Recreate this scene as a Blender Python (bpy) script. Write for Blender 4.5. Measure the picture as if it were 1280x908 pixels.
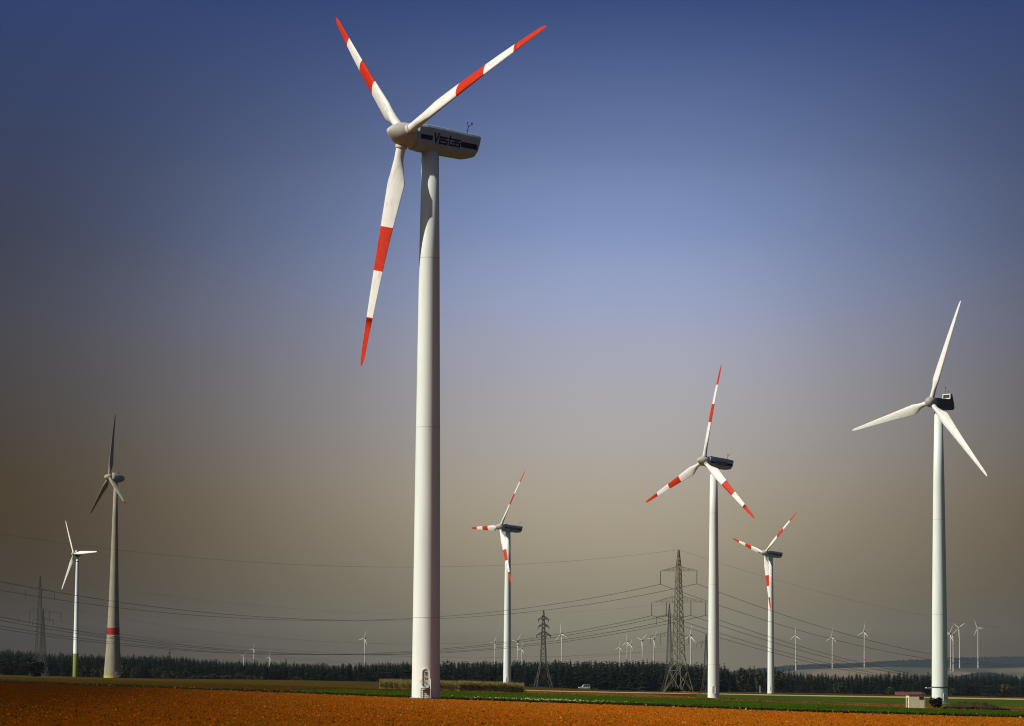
import bpy, math, random
import numpy as np
from mathutils import Vector, Matrix

# ------------------------------------------------------------------ scene, camera, sky, sun
sc = bpy.context.scene
for o in list(bpy.data.objects):
    bpy.data.objects.remove(o)
col = sc.collection
rng = random.Random(7)
nrg = np.random.default_rng(7)

FPX = 4400.0                                    # focal length in pixels of the 1280 wide photograph
PITCH = math.atan(396 / FPX)
ROLL = 0.0062
CAM = np.array([0.0, 0.0, 2.0])
AX_F = np.array([0, math.cos(PITCH), math.sin(PITCH)])
_r0 = np.array([1.0, 0, 0]); _u0 = np.array([0, -math.sin(PITCH), math.cos(PITCH)])
AX_R = _r0 * math.cos(ROLL) + _u0 * math.sin(ROLL)
AX_U = _u0 * math.cos(ROLL) - _r0 * math.sin(ROLL)

cd = bpy.data.cameras.new('camera'); cam = bpy.data.objects.new('camera', cd); col.objects.link(cam)
cd.sensor_width = 36; cd.sensor_fit = 'HORIZONTAL'; cd.lens = FPX / 1280 * 36
cd.clip_start = 1.0; cd.clip_end = 60000
M = Matrix.Identity(4)
for i in range(3):
    M[i][0] = AX_R[i]; M[i][1] = AX_U[i]; M[i][2] = -AX_F[i]; M[i][3] = CAM[i]
cam.matrix_world = M
sc.camera = cam

SUN_EL = math.radians(37)
SUN_H = (-math.sin(math.radians(67)), -math.cos(math.radians(67)))     # left of the camera, a little behind it
SUN_DIR = Vector((SUN_H[0] * math.cos(SUN_EL), SUN_H[1] * math.cos(SUN_EL), math.sin(SUN_EL)))

def make_world():
    w = bpy.data.worlds.new('World'); sc.world = w; w.use_nodes = True
    nt = w.node_tree; nt.nodes.clear(); N = nt.nodes.new; L = nt.links.new
    out = N('ShaderNodeOutputWorld'); bg = N('ShaderNodeBackground'); L(bg.outputs[0], out.inputs[0])
    sky = N('ShaderNodeTexSky'); sky.sky_type = 'NISHITA'; sky.sun_disc = False
    sky.sun_elevation = SUN_EL; sky.sun_rotation = math.atan2(SUN_H[0], SUN_H[1])
    sky.air_density = 1.0; sky.dust_density = 2.0
    high = N('ShaderNodeVectorMath'); high.operation = 'SCALE'; high.inputs['Scale'].default_value = 0.05
    L(sky.outputs[0], high.inputs[0])
    tc = N('ShaderNodeTexCoord'); sep = N('ShaderNodeSeparateXYZ'); L(tc.outputs['Generated'], sep.inputs[0])
    def ramp(stops):
        mr = N('ShaderNodeMapRange'); mr.inputs['From Min'].default_value = 0; mr.inputs['From Max'].default_value = 0.25
        L(sep.outputs['Z'], mr.inputs['Value'])
        r = N('ShaderNodeValToRGB'); L(mr.outputs[0], r.inputs[0]); r.color_ramp.interpolation = 'CARDINAL'
        e = r.color_ramp.elements
        while len(e) < len(stops): e.new(0.5)
        for el, (z, c) in zip(e, stops):
            el.position = z / 0.25; el.color = (*[k * 1.165 for k in c], 1)
        return r.outputs[0]
    # dim smoky lower sky going over into deep blue
    base = ramp([(0.004, (.022, .010, .001)), (.0141, (.027, .014, .001)), (.0536, (.040, .022, .002)), (.0952, (.042, .038, .042)),
                 (.1215, (.034, .037, .059)), (.147, (.033, .043, .092)), (.190, (.029, .052, .150)), (.245, (.027, .054, .165))])
    # bright veil of haze over the middle of the plain
    glow = ramp([(0.004, (.17, .155, .108)), (.0141, (.205, .190, .135)), (.0536, (.385, .352, .295)), (.0952, (.335, .358, .460)),
                 (.1215, (.220, .286, .480)), (.147, (.117, .166, .300)), (.190, (.012, .022, .058)), (.245, (0, 0, 0))])
    def math_(op, a, b=None):
        m = N('ShaderNodeMath'); m.operation = op
        for k, v in enumerate((a, b)):
            if v is None: continue
            if isinstance(v, (int, float)): m.inputs[k].default_value = v
            else: L(v, m.inputs[k])
        return m.outputs[0]
    nz = N('ShaderNodeTexNoise'); nz.inputs['Scale'].default_value = 9; nz.inputs['Detail'].default_value = 3
    L(tc.outputs['Generated'], nz.inputs['Vector'])
    dx = math_('DIVIDE', math_('SUBTRACT', sep.outputs['X'], 0.029), 0.104)
    g = math_('POWER', 2.71828, math_('MULTIPLY', math_('MULTIPLY', dx, dx), -1.0))
    front = N('ShaderNodeMapRange'); front.interpolation_type = 'SMOOTHSTEP'
    L(sep.outputs['Y'], front.inputs['Value'])
    g = math_('MULTIPLY', g, front.outputs[0])
    g = math_('MULTIPLY', g, math_('ADD', math_('MULTIPLY', nz.outputs[0], 0.30), 0.85))
    gs = N('ShaderNodeVectorMath'); gs.operation = 'SCALE'; L(glow, gs.inputs[0]); L(g, gs.inputs['Scale'])
    low = N('ShaderNodeVectorMath'); low.operation = 'ADD'; L(base, low.inputs[0]); L(gs.outputs[0], low.inputs[1])
    up = N('ShaderNodeMapRange'); up.interpolation_type = 'SMOOTHSTEP'
    up.inputs['From Min'].default_value = 0.22; up.inputs['From Max'].default_value = 0.55
    L(sep.outputs['Z'], up.inputs['Value'])
    mx = N('ShaderNodeMix'); mx.data_type = 'RGBA'; L(up.outputs[0], mx.inputs['Factor'])
    L(low.outputs[0], mx.inputs['A']); L(high.outputs[0], mx.inputs['B'])
    L(mx.outputs['Result'], bg.inputs['Color']); bg.inputs['Strength'].default_value = 1.0
make_world()

sl = bpy.data.lights.new('sun', 'SUN'); sun = bpy.data.objects.new('sun', sl); col.objects.link(sun)
sl.energy = 5.0; sl.angle = math.radians(0.5); sl.color = (1.0, 0.955, 0.83)
sun.rotation_euler = SUN_DIR.to_track_quat('Z', 'Y').to_euler(); sun.location = (-200, -60, 300)

sc.view_settings.view_transform = 'Standard'; sc.view_settings.look = 'None'
sc.view_settings.exposure = -0.24; sc.view_settings.gamma = 1
sc.render.engine = 'CYCLES'
sc.cycles.max_bounces = 5; sc.cycles.volume_bounces = 0; sc.cycles.transparent_max_bounces = 8
sc.cycles.use_denoising = True; sc.cycles.filter_width = 1.1

# ------------------------------------------------------------------ pixel <-> place
def ray(x, y):
    return AX_F + AX_R * (x - 640) / FPX + AX_U * (454 - y) / FPX
def at(x, y, D):
    return CAM + ray(x, y) * D
def proj(P):
    d = np.asarray(P, float) - CAM
    z = d @ AX_F
    return 640 + FPX * (d @ AX_R) / z, 454 - FPX * (d @ AX_U) / z

# gently tilted plain with low swells, through the feet of the things that stand on it
_ctrl = [(535, 873, 345), (895, 873, 843), (635, 857, 1240), (963, 867, 1417), (1173, 880, 1098), (141, 848, 1822), (95, 846, 1936),
         (848, 867, 1229), (679, 863, 1347), (0, 845, 2250), (250, 851, 2250), (470, 858, 2250), (700, 862.5, 2250), (900, 865.5, 2250),
         (1000, 867, 2700), (1250, 871, 2700), (0, 851.5, 800), (535, 877, 328), (1280, 897, 290), (565, 864, 640), (1144, 885.5, 650)]
_P = np.array([at(*c) for c in _ctrl])
_A = np.c_[np.ones(len(_P)), _P[:, :2]]
_pl, *_ = np.linalg.lstsq(_A / _P[:, 1:2], _P[:, 2] / _P[:, 1], rcond=None)
_sig = 0.16 * _P[:, 1] + 60
def _ker(xy):
    d2 = ((xy[:, None, :] - _P[None, :, :2]) ** 2)
    return np.exp(-(d2[..., 0] / (0.5 * _sig) ** 2 + d2[..., 1] / (1.3 * _sig) ** 2))
_wt = np.linalg.solve(_ker(_P[:, :2]) + 0.05 * np.eye(len(_P)), _P[:, 2] - _A @ _pl)
def terrain(x, y):
    x = np.atleast_1d(np.asarray(x, float)); y = np.atleast_1d(np.asarray(y, float))
    xc = np.clip(x, -1100, 1100); yc = np.clip(y, -400, 3300)
    z = _pl[0] + _pl[1] * xc + _pl[2] * yc
    return z + _ker(np.c_[x, y]) @ _wt
def tz(x, y): return float(terrain(x, y)[0])
def ground_at(px, py, dmax=3200):
    """where the ray through a pixel first meets the ground"""
    d = ray(px, py); D = np.geomspace(90, dmax, 500)
    P = CAM + d[None, :] * D[:, None]
    h = P[:, 2] - terrain(P[:, 0], P[:, 1])
    i = np.nonzero(h < 0)[0]
    if len(i) == 0: return P[-1]
    i = i[0]
    if i == 0: return P[0]
    t = h[i - 1] / (h[i - 1] - h[i])
    return P[i - 1] * (1 - t) + P[i] * t
def foot(px, D):
    """point of the ground under image column px at depth D"""
    q = at(px, 865, D)
    for _ in range(3):
        z = tz(q[0], q[1])
        py = proj((q[0], q[1], z))[1]
        q = at(px, py, D)
    return np.array([q[0], q[1], tz(q[0], q[1])])

# ------------------------------------------------------------------ materials
MATS = {}
def mat(name, c1, c2=None, scale=3.0, rough=0.6, stretch=(1, 1, 1), spec=0.3, coords='Object', metallic=0.0, bump=0.0, lo=.35, hi=.65, rnd=0.0, detail=5):
    if name in MATS: return MATS[name]
    m = bpy.data.materials.new(name); m.use_nodes = True; MATS[name] = m
    nt = m.node_tree; N = nt.nodes.new; L = nt.links.new
    b = nt.nodes['Principled BSDF']
    b.inputs['Roughness'].default_value = rough; b.inputs['Specular IOR Level'].default_value = spec; b.inputs['Metallic'].default_value = metallic
    b.inputs['Base Color'].default_value = (*c1, 1)
    if c2 is not None:
        if coords == 'World':
            src = N('ShaderNodeNewGeometry').outputs['Position']
        else:
            src = N('ShaderNodeTexCoord').outputs[coords]
        mp = N('ShaderNodeMapping'); mp.inputs['Scale'].default_value = stretch; L(src, mp.inputs[0])
        nz = N('ShaderNodeTexNoise'); nz.inputs['Scale'].default_value = scale; nz.inputs['Detail'].default_value = detail; L(mp.outputs[0], nz.inputs['Vector'])
        mr = N('ShaderNodeMapRange'); mr.inputs['From Min'].default_value = lo; mr.inputs['From Max'].default_value = hi; L(nz.outputs[0], mr.inputs[0])
        mx = N('ShaderNodeMix'); mx.data_type = 'RGBA'; L(mr.outputs[0], mx.inputs['Factor'])
        mx.inputs['A'].default_value = (*c1, 1); mx.inputs['B'].default_value = (*c2, 1)
        res = mx.outputs['Result']
        if rnd:
            oi = N('ShaderNodeObjectInfo'); hs = N('ShaderNodeHueSaturation')
            r = N('ShaderNodeMapRange'); r.inputs['To Min'].default_value = 1 - rnd; r.inputs['To Max'].default_value = 1 + rnd
            L(oi.outputs['Random'], r.inputs[0]); L(r.outputs[0], hs.inputs['Value']); L(res, hs.inputs['Color']); res = hs.outputs[0]
        L(res, b.inputs['Base Color'])
        if bump:
            bp = N('ShaderNodeBump'); bp.inputs['Strength'].default_value = bump; L(nz.outputs[0], bp.inputs['Height']); L(bp.outputs[0], b.inputs['Normal'])
    return m
def mat_attr(name, rough=0.8, mul=1.0, trans=0.0):
    """colour taken from a per-corner attribute (soil crumbs, leaves of many tints)"""
    m = bpy.data.materials.new(name); m.use_nodes = True; MATS[name] = m
    nt = m.node_tree; b = nt.nodes['Principled BSDF']; b.inputs['Roughness'].default_value = rough; b.inputs['Specular IOR Level'].default_value = 0.0
    a = nt.nodes.new('ShaderNodeAttribute'); a.attribute_name = 'tint'; nt.links.new(a.outputs['Color'], b.inputs['Base Color'])
    return m

WHITE = mat('white_turbine_paint', (.80, .86, .81), (.72, .76, .70), 1.1, .45, (1, 1, .12), .35, lo=.45, hi=.8)
BLADE_W = mat('white_blade_gelcoat', (.80, .79, .75), (.55, .50, .43), 1.6, .4, (1.6, 1.6, .5), .4, lo=.5, hi=.85)
RED = mat('signal_red_paint', (.60, .034, .007), (.49, .026, .006), 2.0, .55, spec=.15)
NACELLE = mat('light_grey_nacelle_shell', (.40, .52, .64), (.34, .45, .56), 1.2, .5)
NAVY = mat('navy_stripe_paint', (.012, .018, .05), (.018, .022, .05), 3, .5)
DARK = mat('dark_steel', (.03, .032, .035), (.05, .05, .05), 4, .5)
SPIN = mat('grey_spinner_shell', (.56, .55, .50), (.48, .46, .41), 1.4, .5, lo=.4, hi=.8)
CONC = mat('pale_concrete_tower', (.34, .315, .225), (.27, .25, .175), .5, .8, (1, 1, .3))
GREEN_P = mat('green_base_paint', (.24, .27, .045), (.20, .24, .04), 1.5, .6)
LIMEP = mat('lime_base_paint', (.46, .44, .08), (.40, .40, .07), 1.5, .6)
RTNAC = mat('dark_grey_nacelle_shell', (.12, .125, .13), (.09, .095, .10), 1.5, .5)
STEEL = mat('galvanised_lattice_steel', (.24, .23, .16), (.13, .125, .09), .8, .7)
STEEL_D = mat('weathered_lattice_steel', (.10, .10, .085), (.06, .06, .05), .8, .7)
INSUL = mat('brown_glass_insulator', (.05, .045, .04), (.09, .08, .07), 6, .3)
WIRE = mat('weathered_conductor', (.075, .07, .06), (.10, .095, .085), 2, .9, spec=.1)
BARK = mat('dark_bark', (.05, .04, .03), (.08, .065, .05), 3, .9)

# ------------------------------------------------------------------ mesh building
class MB:
    def __init__(s): s.v = []; s.f = []; s.m = []; s.sm = []
    def add(s, vs, fs, mi=0, smooth=False):
        o = len(s.v); s.v += [tuple(map(float, v)) for v in vs]
        for f in fs: s.f.append(tuple(i + o for i in f)); s.m.append(mi); s.sm.append(smooth)
    def box(s, c, size, mi=0, rot=None):
        x, y, z = [k / 2 for k in size]
        vs = [Vector((a, b, d)) for d in (-z, z) for b in (-y, y) for a in (-x, x)]
        if rot is not None: vs = [rot @ v for v in vs]
        vs = [v + Vector(c) for v in vs]
        s.add(vs, [(0, 2, 3, 1), (4, 5, 7, 6), (0, 1, 5, 4), (2, 6, 7, 3), (0, 4, 6, 2), (1, 3, 7, 5)], mi)
    def bar(s, a, b, w, h=None, mi=0):
        a = Vector(a); b = Vector(b); d = b - a; l = d.length
        if l < 1e-6: return
        q = d.to_track_quat('Z', 'Y').to_matrix()
        s.box((a + b) / 2, (w, h or w, l), mi, q)
    def lathe(s, prof, n=24, axis='Z', mi=0, smooth=True, mats=None, cap=True):
        """prof: (radius, height) from bottom to top"""
        vs = []
        for r, z in prof:
            for k in range(n):
                a = 2 * math.pi * k / n
                vs.append((r * math.cos(a), r * math.sin(a), z))
        if axis == 'Y': vs = [(x, z, -y) for x, y, z in vs]
        o = len(s.v); s.v += vs
        for i in range(len(prof) - 1):
            for k in range(n):
                k2 = (k + 1) % n
                s.f.append((o + i * n + k, o + i * n + k2, o + (i + 1) * n + k2, o + (i + 1) * n + k)); s.m.append(mats[i] if mats else mi); s.sm.append(smooth)
        if cap:
            s.f.append(tuple(o + k for k in reversed(range(n)))); s.m.append(mats[0] if mats else mi); s.sm.append(False)
            s.f.append(tuple(o + (len(prof) - 1) * n + k for k in range(n))); s.m.append(mats[-1] if mats else mi); s.sm.append(False)
    def loft(s, rings, mi=0, smooth=True, mats=None, cap=True):
        n = len(rings[0]); o = len(s.v)
        for r in rings: s.v += [tuple(map(float, p)) for p in r]
        for i in range(len(rings) - 1):
            for k in range(n):
                k2 = (k + 1) % n
                s.f.append((o + i * n + k, o + i * n + k2, o + (i + 1) * n + k2, o + (i + 1) * n + k)); s.m.append(mats[i] if mats else mi); s.sm.append(smooth)
        if cap:
            s.f.append(tuple(o + k for k in reversed(range(n)))); s.m.append(mats[0] if mats else mi); s.sm.append(False)
            s.f.append(tuple(o + (len(rings) - 1) * n + k for k in range(n))); s.m.append(mats[-1] if mats else mi); s.sm.append(False)
    def tube(s, pts, r, n=5, mi=0):
        rings = []
        for i, p in enumerate(pts):
            p = Vector(p); d = Vector(pts[min(i + 1, len(pts) - 1)]) - Vector(pts[max(i - 1, 0)])
            q = d.to_track_quat('Z', 'Y')
            rr = r[i] if isinstance(r, (list, tuple)) else r
            rings.append([p + q @ Vector((rr * math.cos(2 * math.pi * k / n), rr * math.sin(2 * math.pi * k / n), 0)) for k in range(n)])
        s.loft(rings, mi)
    def mesh(s, name, mats):
        me = bpy.data.meshes.new(name); me.from_pydata(s.v, [], s.f)
        for m in (mats if isinstance(mats, (list, tuple)) else [mats]): me.materials.append(m)
        me.polygons.foreach_set('material_index', s.m); me.polygons.foreach_set('use_smooth', s.sm); me.update()
        return me

def link(name, me, parent=None, mw=None):
    o = bpy.data.objects.new(name, me); col.objects.link(o)
    if parent is not None: o.parent = parent
    if mw is not None: o.matrix_local = mw
    return o
def tag(o, label=None, cat=None, group=None, kind=None):
    if label: o['label'] = label
    if cat: o['category'] = cat
    if group: o['group'] = group
    if kind: o['kind'] = kind
    return o
def empty(name, loc, rz=0, label=None, cat=None, group=None):
    o = bpy.data.objects.new(name, None); col.objects.link(o); o.location = tuple(map(float, loc)); o.rotation_euler.z = rz
    o.empty_display_size = 1
    return tag(o, label, cat, group)

def raw_mesh(name, V, Fq, mats, tint=None):
    """fast numpy mesh: V (n,3), Fq (m,k) faces of equal size, tint (m,3) per face"""
    me = bpy.data.meshes.new(name); n = len(V); m, k = Fq.shape
    me.vertices.add(n); me.vertices.foreach_set('co', np.asarray(V, np.float32).ravel())
    me.loops.add(m * k); me.loops.foreach_set('vertex_index', Fq.astype(np.int32).ravel())
    me.polygons.add(m); me.polygons.foreach_set('loop_start', (np.arange(m) * k).astype(np.int32))
    me.update(calc_edges=True); me.validate()
    for mt in (mats if isinstance(mats, (list, tuple)) else [mats]): me.materials.append(mt)
    if tint is not None:
        a = me.color_attributes.new('tint', 'FLOAT_COLOR', 'CORNER')
        c = np.ones((m, k, 4), np.float32); c[..., :3] = tint[:, None, :]; a.data.foreach_set('color', c.ravel())
    return me

# ------------------------------------------------------------------ ground
def axis_steps(a, b, fine, far, g=1.35):
    xs = list(np.arange(a, b + .1, fine)); s = fine
    while xs[-1] < far[1]: s *= g; xs.append(min(xs[-1] + s, far[1]))
    s = fine
    while xs[0] > far[0]: s *= g; xs.insert(0, max(xs[0] - s, far[0]))
    return np.array(xs)
xs = axis_steps(-480, 480, 8, (-8000, 8000)); ys = axis_steps(60, 2700, 8, (-400, 17000))
XX, YY = np.meshgrid(xs, ys); ZZ = terrain(XX.ravel(), YY.ravel())
V = np.c_[XX.ravel(), YY.ravel(), ZZ]
nx, ny = len(xs), len(ys)
I = np.arange(nx * ny).reshape(ny, nx)
Fq = np.c_[I[:-1, :-1].ravel(), I[:-1, 1:].ravel(), I[1:, 1:].ravel(), I[1:, :-1].ravel()]
g_me = raw_mesh('ground', V, Fq, mat('dry_stubble_ground', (.085, .046, .010), (.055, .046, .010), .035, .9, (1, .35, 1), 0.0, 'World', lo=.3, hi=.7))
g_me.polygons.foreach_set('use_smooth', [True] * len(g_me.polygons))
tag(link('ground', g_me), kind='structure')

def interp(poly, px):
    return float(np.interp(px, [p[0] for p in poly], [p[1] for p in poly]))
def sheet(name, top, bot, x0, x1, m, lift, n=90, rows=10, kind='structure'):
    """a strip of land between two boundary lines, laid on the ground"""
    V = []; cols = np.linspace(x0, x1, n)
    for px in cols:
        A = ground_at(px, interp(top, px)); B = ground_at(px, interp(bot, px))
        for k in range(rows + 1):
            t = k / rows; q = A * (1 - t) + B * t
            V.append((q[0], q[1], tz(q[0], q[1]) + lift))
    V = np.array(V); I = np.arange(n * (rows + 1)).reshape(n, rows + 1)
    Fq = np.c_[I[:-1, :-1].ravel(), I[:-1, 1:].ravel(), I[1:, 1:].ravel(), I[1:, :-1].ravel()]
    me = raw_mesh(name, V, Fq, m); me.polygons.foreach_set('use_smooth', [True] * len(me.polygons))
    o = link(name, me); tag(o, kind=kind); return o

EDGE = [(-250, 843), (0, 851.5), (120, 856), (240, 861.3), (370, 866), (520, 872.5), (680, 878), (820, 882.5), (1000, 889.5), (1280, 897), (1500, 902)]
NEAR = [(-250, 960), (1500, 960)]

def field_material():
    """turned brown earth with weedy green patches and a light fall-off painted into the colour towards the western end"""
    m = bpy.data.materials.new('turned_orange_earth'); m.use_nodes = True
    nt = m.node_tree; N = nt.nodes.new; L = nt.links.new; b = nt.nodes['Principled BSDF']; b.inputs['Roughness'].default_value = 1.0; b.inputs['Specular IOR Level'].default_value = 0.0
    geo = N('ShaderNodeNewGeometry')
    def noise(scale, st, det=6):
        mp = N('ShaderNodeMapping'); mp.inputs['Scale'].default_value = st; L(geo.outputs['Position'], mp.inputs[0])
        z = N('ShaderNodeTexNoise'); z.inputs['Scale'].default_value = scale; z.inputs['Detail'].default_value = det; z.inputs['Roughness'].default_value = .65; L(mp.outputs[0], z.inputs['Vector']); return z.outputs[0]
    def mixc(f, a, b_):
        x = N('ShaderNodeMix'); x.data_type = 'RGBA'; L(f, x.inputs['Factor'])
        for k, v in (('A', a), ('B', b_)):
            if isinstance(v, tuple): x.inputs[k].default_value = (*v, 1)
            else: L(v, x.inputs[k])
        return x.outputs['Result']
    def rng_(v, a, b_, c=0, d=1):
        r = N('ShaderNodeMapRange'); L(v, r.inputs[0])
        for k, q in zip(('From Min', 'From Max', 'To Min', 'To Max'), (a, b_, c, d)): r.inputs[k].default_value = q
        return r.outputs[0]
    c = mixc(rng_(noise(1.3, (1, .16, 1)), .3, .7), (.48, .105, .004), (.33, .080, .004))
    c = mixc(rng_(noise(.16, (1, .16, 1)), .48, .66), c, (.24, .105, .004))
    c = mixc(rng_(noise(2.2, (1, .12, 1), 3), .58, .70), c, (.16, .050, .003))
    c = mixc(rng_(noise(6.0, (1, .2, 1), 3), .60, .74), c, (.52, .18, .04))
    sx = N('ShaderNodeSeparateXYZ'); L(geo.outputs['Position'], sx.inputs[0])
    shade_ramp = N('ShaderNodeMath'); shade_ramp.operation = 'ADD'
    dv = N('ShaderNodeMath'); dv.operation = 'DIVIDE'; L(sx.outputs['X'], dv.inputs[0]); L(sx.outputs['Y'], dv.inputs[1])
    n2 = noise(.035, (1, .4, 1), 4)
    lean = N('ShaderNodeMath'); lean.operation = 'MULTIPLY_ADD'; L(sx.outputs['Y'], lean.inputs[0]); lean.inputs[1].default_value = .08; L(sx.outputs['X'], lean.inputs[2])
    L(lean.outputs[0], shade_ramp.inputs[0]); sc_ = N('ShaderNodeMath'); sc_.operation = 'MULTIPLY'; L(n2, sc_.inputs[0]); sc_.inputs[1].default_value = 14; L(sc_.outputs[0], shade_ramp.inputs[1])
    c = mixc(rng_(shade_ramp.outputs[0], 34, -4), c, mixc(rng_(noise(.7, (1, .14, 1)), .35, .65), (.066, .013, .001), (.040, .016, .001)))  # dimming of the light on the left, mixed straight into the earth colour
    L(c, b.inputs['Base Color']); return m
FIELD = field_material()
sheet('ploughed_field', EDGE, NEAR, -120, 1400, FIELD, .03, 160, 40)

# strips beyond the field edge
GRASS_A = mat('olive_field_margin', (.075, .028, .003), (.042, .036, .004), .05, .9, (1, .22, 1), 0.0, 'World', lo=.38, hi=.62)
CROP_G = mat('young_green_crop', (.050, .100, .005), (.030, .058, .004), .22, .9, (1, .12, 1), 0.0, 'World', lo=.3, hi=.7)
CROP_D = mat('short_green_crop', (.062, .098, .012), (.040, .066, .009), .12, .9, (1, .12, 1), 0.0, 'World', lo=.3, hi=.7)
EARTH = mat('bare_red_brown_earth', (.26, .090, .020), (.055, .050, .012), .10, .95, (1, .12, 1), 0.0, 'World', lo=.35, hi=.65)
PALE = mat('pale_cut_stubble', (.52, .40, .20), (.38, .27, .11), .25, .95, (1, .12, 1), 0.0, 'World', lo=.35, hi=.65)
DITCH = mat('dark_rank_grass', (.014, .016, .003), (.008, .008, .002), .6, .95, (1, .3, 1), .05, 'World')
sheet('field_margin', [(-120, 840.5), (0, 846.5), (250, 853.2), (480, 861.5), (655, 866)], EDGE, -60, 655, GRASS_A, .03, 80, 10)
G_TOP = [(430, 862.6), (500, 864), (560, 864.6), (640, 866.5), (700, 868.4), (820, 872.6), (900, 875), (1000, 880), (1140, 885.6), (1280, 890), (1400, 893)]
sheet('green_crop_strip', [(330, 864.2)] + G_TOP, EDGE, 332, 1380, CROP_G, .06, 110, 10)
sheet('bare_earth_strip', [(655, 863.6), (700, 865.2), (800, 867.6), (880, 872.3), (900, 873.4), (1000, 877), (1140, 881), (1280, 884.3), (1400, 887)], G_TOP, 650, 1380, EARTH, .05, 90, 6)
sheet('far_green_field', [(870, 868), (1000, 870.5), (1140, 872.8), (1280, 875.3), (1400, 877.5)],
      [(870, 871.8), (1000, 877), (1140, 881), (1280, 884.3), (1400, 887)], 870, 1380, CROP_D, .07, 60, 6)
sheet('pale_stubble_strip', [(655, 862.8), (700, 864.1), (800, 866), (900, 867.4), (1000, 869.2), (1140, 871.4), (1280, 873.8), (1400, 876)],
      [(655, 863.6), (700, 865.2), (800, 867.2), (870, 868), (1000, 870.5), (1140, 872.8), (1280, 875.3), (1400, 877.5)], 650, 1380, PALE, .08, 80, 4)
sheet('dark_field_verge', [(p[0], p[1] - .8) for p in EDGE], [(p[0], p[1] + .7) for p in EDGE], -60, 1380, DITCH, .10, 200, 2)

# crumbs of earth, stalks and weeds lying on the field
def scatter_field(name, n, dmin, dmax, size, tints, mname):
    D = np.sqrt(nrg.uniform(dmin ** 2, dmax ** 2, n * 3)); px = nrg.uniform(-40, 1320, n * 3)
    X = (px - 640) / FPX * D; Y = D
    Z = terrain(X, Y)
    ex = np.array([p[0] for p in EDGE]); ey = np.array([p[1] for p in EDGE])
    d = np.c_[X, Y, Z] - CAM; zz = d @ AX_F; qx = 640 + FPX * (d @ AX_R) / zz; qy = 454 - FPX * (d @ AX_U) / zz
    ok = qy > np.interp(qx, ex, ey) + .8
    X, Y, Z = X[ok][:n], Y[ok][:n], Z[ok][:n]; n = len(X)
    s = nrg.uniform(size[0], size[1], n) * nrg.choice([1, 1, 1, 1.6], n)
    a = nrg.uniform(0, math.pi * 2, n)
    V = np.zeros((n, 5, 3)); 
    for k in range(4):
        aa = a + k * math.pi / 2; rr = s * nrg.uniform(.5, 1.1, n)
        V[:, k, 0] = X + rr * np.cos(aa); V[:, k, 1] = Y + rr * np.sin(aa); V[:, k, 2] = Z + .02
    V[:, 4, 0] = X + s * nrg.uniform(-.4, .4, n); V[:, 4, 1] = Y + s * nrg.uniform(-.4, .4, n); V[:, 4, 2] = Z + .03 + s * nrg.uniform(.35, 1.0, n)
    b = np.arange(n)[:, None] * 5
    Fq = np.concatenate([b + np.array([[k, (k + 1) % 4, 4]]) for k in range(4)], 0)
    tt = np.array(tints)[nrg.integers(0, len(tints), n)] * nrg.uniform(.75, 1.15, (n, 1))
    west_shade = np.clip((27 - (X + .08 * Y + nrg.normal(0, 4, n))) / 40, 0, 1)[:, None]
    tt = tt * (1 - west_shade * .87)  # crumb and weed tints carry the same painted light fall-off westwards
    tint = np.concatenate([tt] * 4, 0)
    o = link(name, raw_mesh(name, V.reshape(-1, 3), Fq, MATS.get(mname) or mat_attr(mname), tint)); return o
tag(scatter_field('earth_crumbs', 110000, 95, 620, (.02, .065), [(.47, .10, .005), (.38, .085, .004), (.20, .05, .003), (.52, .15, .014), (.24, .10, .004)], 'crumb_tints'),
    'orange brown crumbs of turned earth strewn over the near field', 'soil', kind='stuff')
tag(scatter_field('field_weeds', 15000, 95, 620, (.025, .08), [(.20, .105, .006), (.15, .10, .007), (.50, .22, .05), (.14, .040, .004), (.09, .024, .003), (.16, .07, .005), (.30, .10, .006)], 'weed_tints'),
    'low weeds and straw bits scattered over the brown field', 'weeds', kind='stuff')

def verge_tufts():
    n = 9000; px = nrg.uniform(-30, 1310, n); off = nrg.normal(0, .55, n)
    V = []; T = []; Fq = []
    cache = {}
    for i in range(n):
        k = round(px[i] / 6)
        if k not in cache:
            cache[k] = (ground_at(k * 6, interp(EDGE, k * 6) - .5), ground_at(k * 6, interp(EDGE, k * 6) + .5))
        A, B = cache[k]; t = .5 + off[i]; q = A * (1 - t) + B * t
        x = q[0] + nrg.normal(0, .7); y = q[1]; z = tz(x, y); h = nrg.uniform(.04, .22); w = nrg.uniform(.06, .2); a = nrg.uniform(0, math.pi)
        b = len(V); V += [(x - w * math.cos(a), y - w * math.sin(a), z), (x + w * math.cos(a), y + w * math.sin(a), z), (x + nrg.normal(0, .1), y, z + h)]
        Fq.append((b, b + 1, b + 2)); c = nrg.random()
        T.append((.020, .026, .006) if c < .7 else ((.05, .06, .012) if c < .93 else (.3, .26, .12)))
    return link('verge_grass', raw_mesh('verge_grass', np.array(V), np.array(Fq), mat_attr('verge_tints'), np.array(T)))
tag(verge_tufts(), 'dark rank grass along the edge of the brown field', 'grass', kind='stuff')
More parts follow.
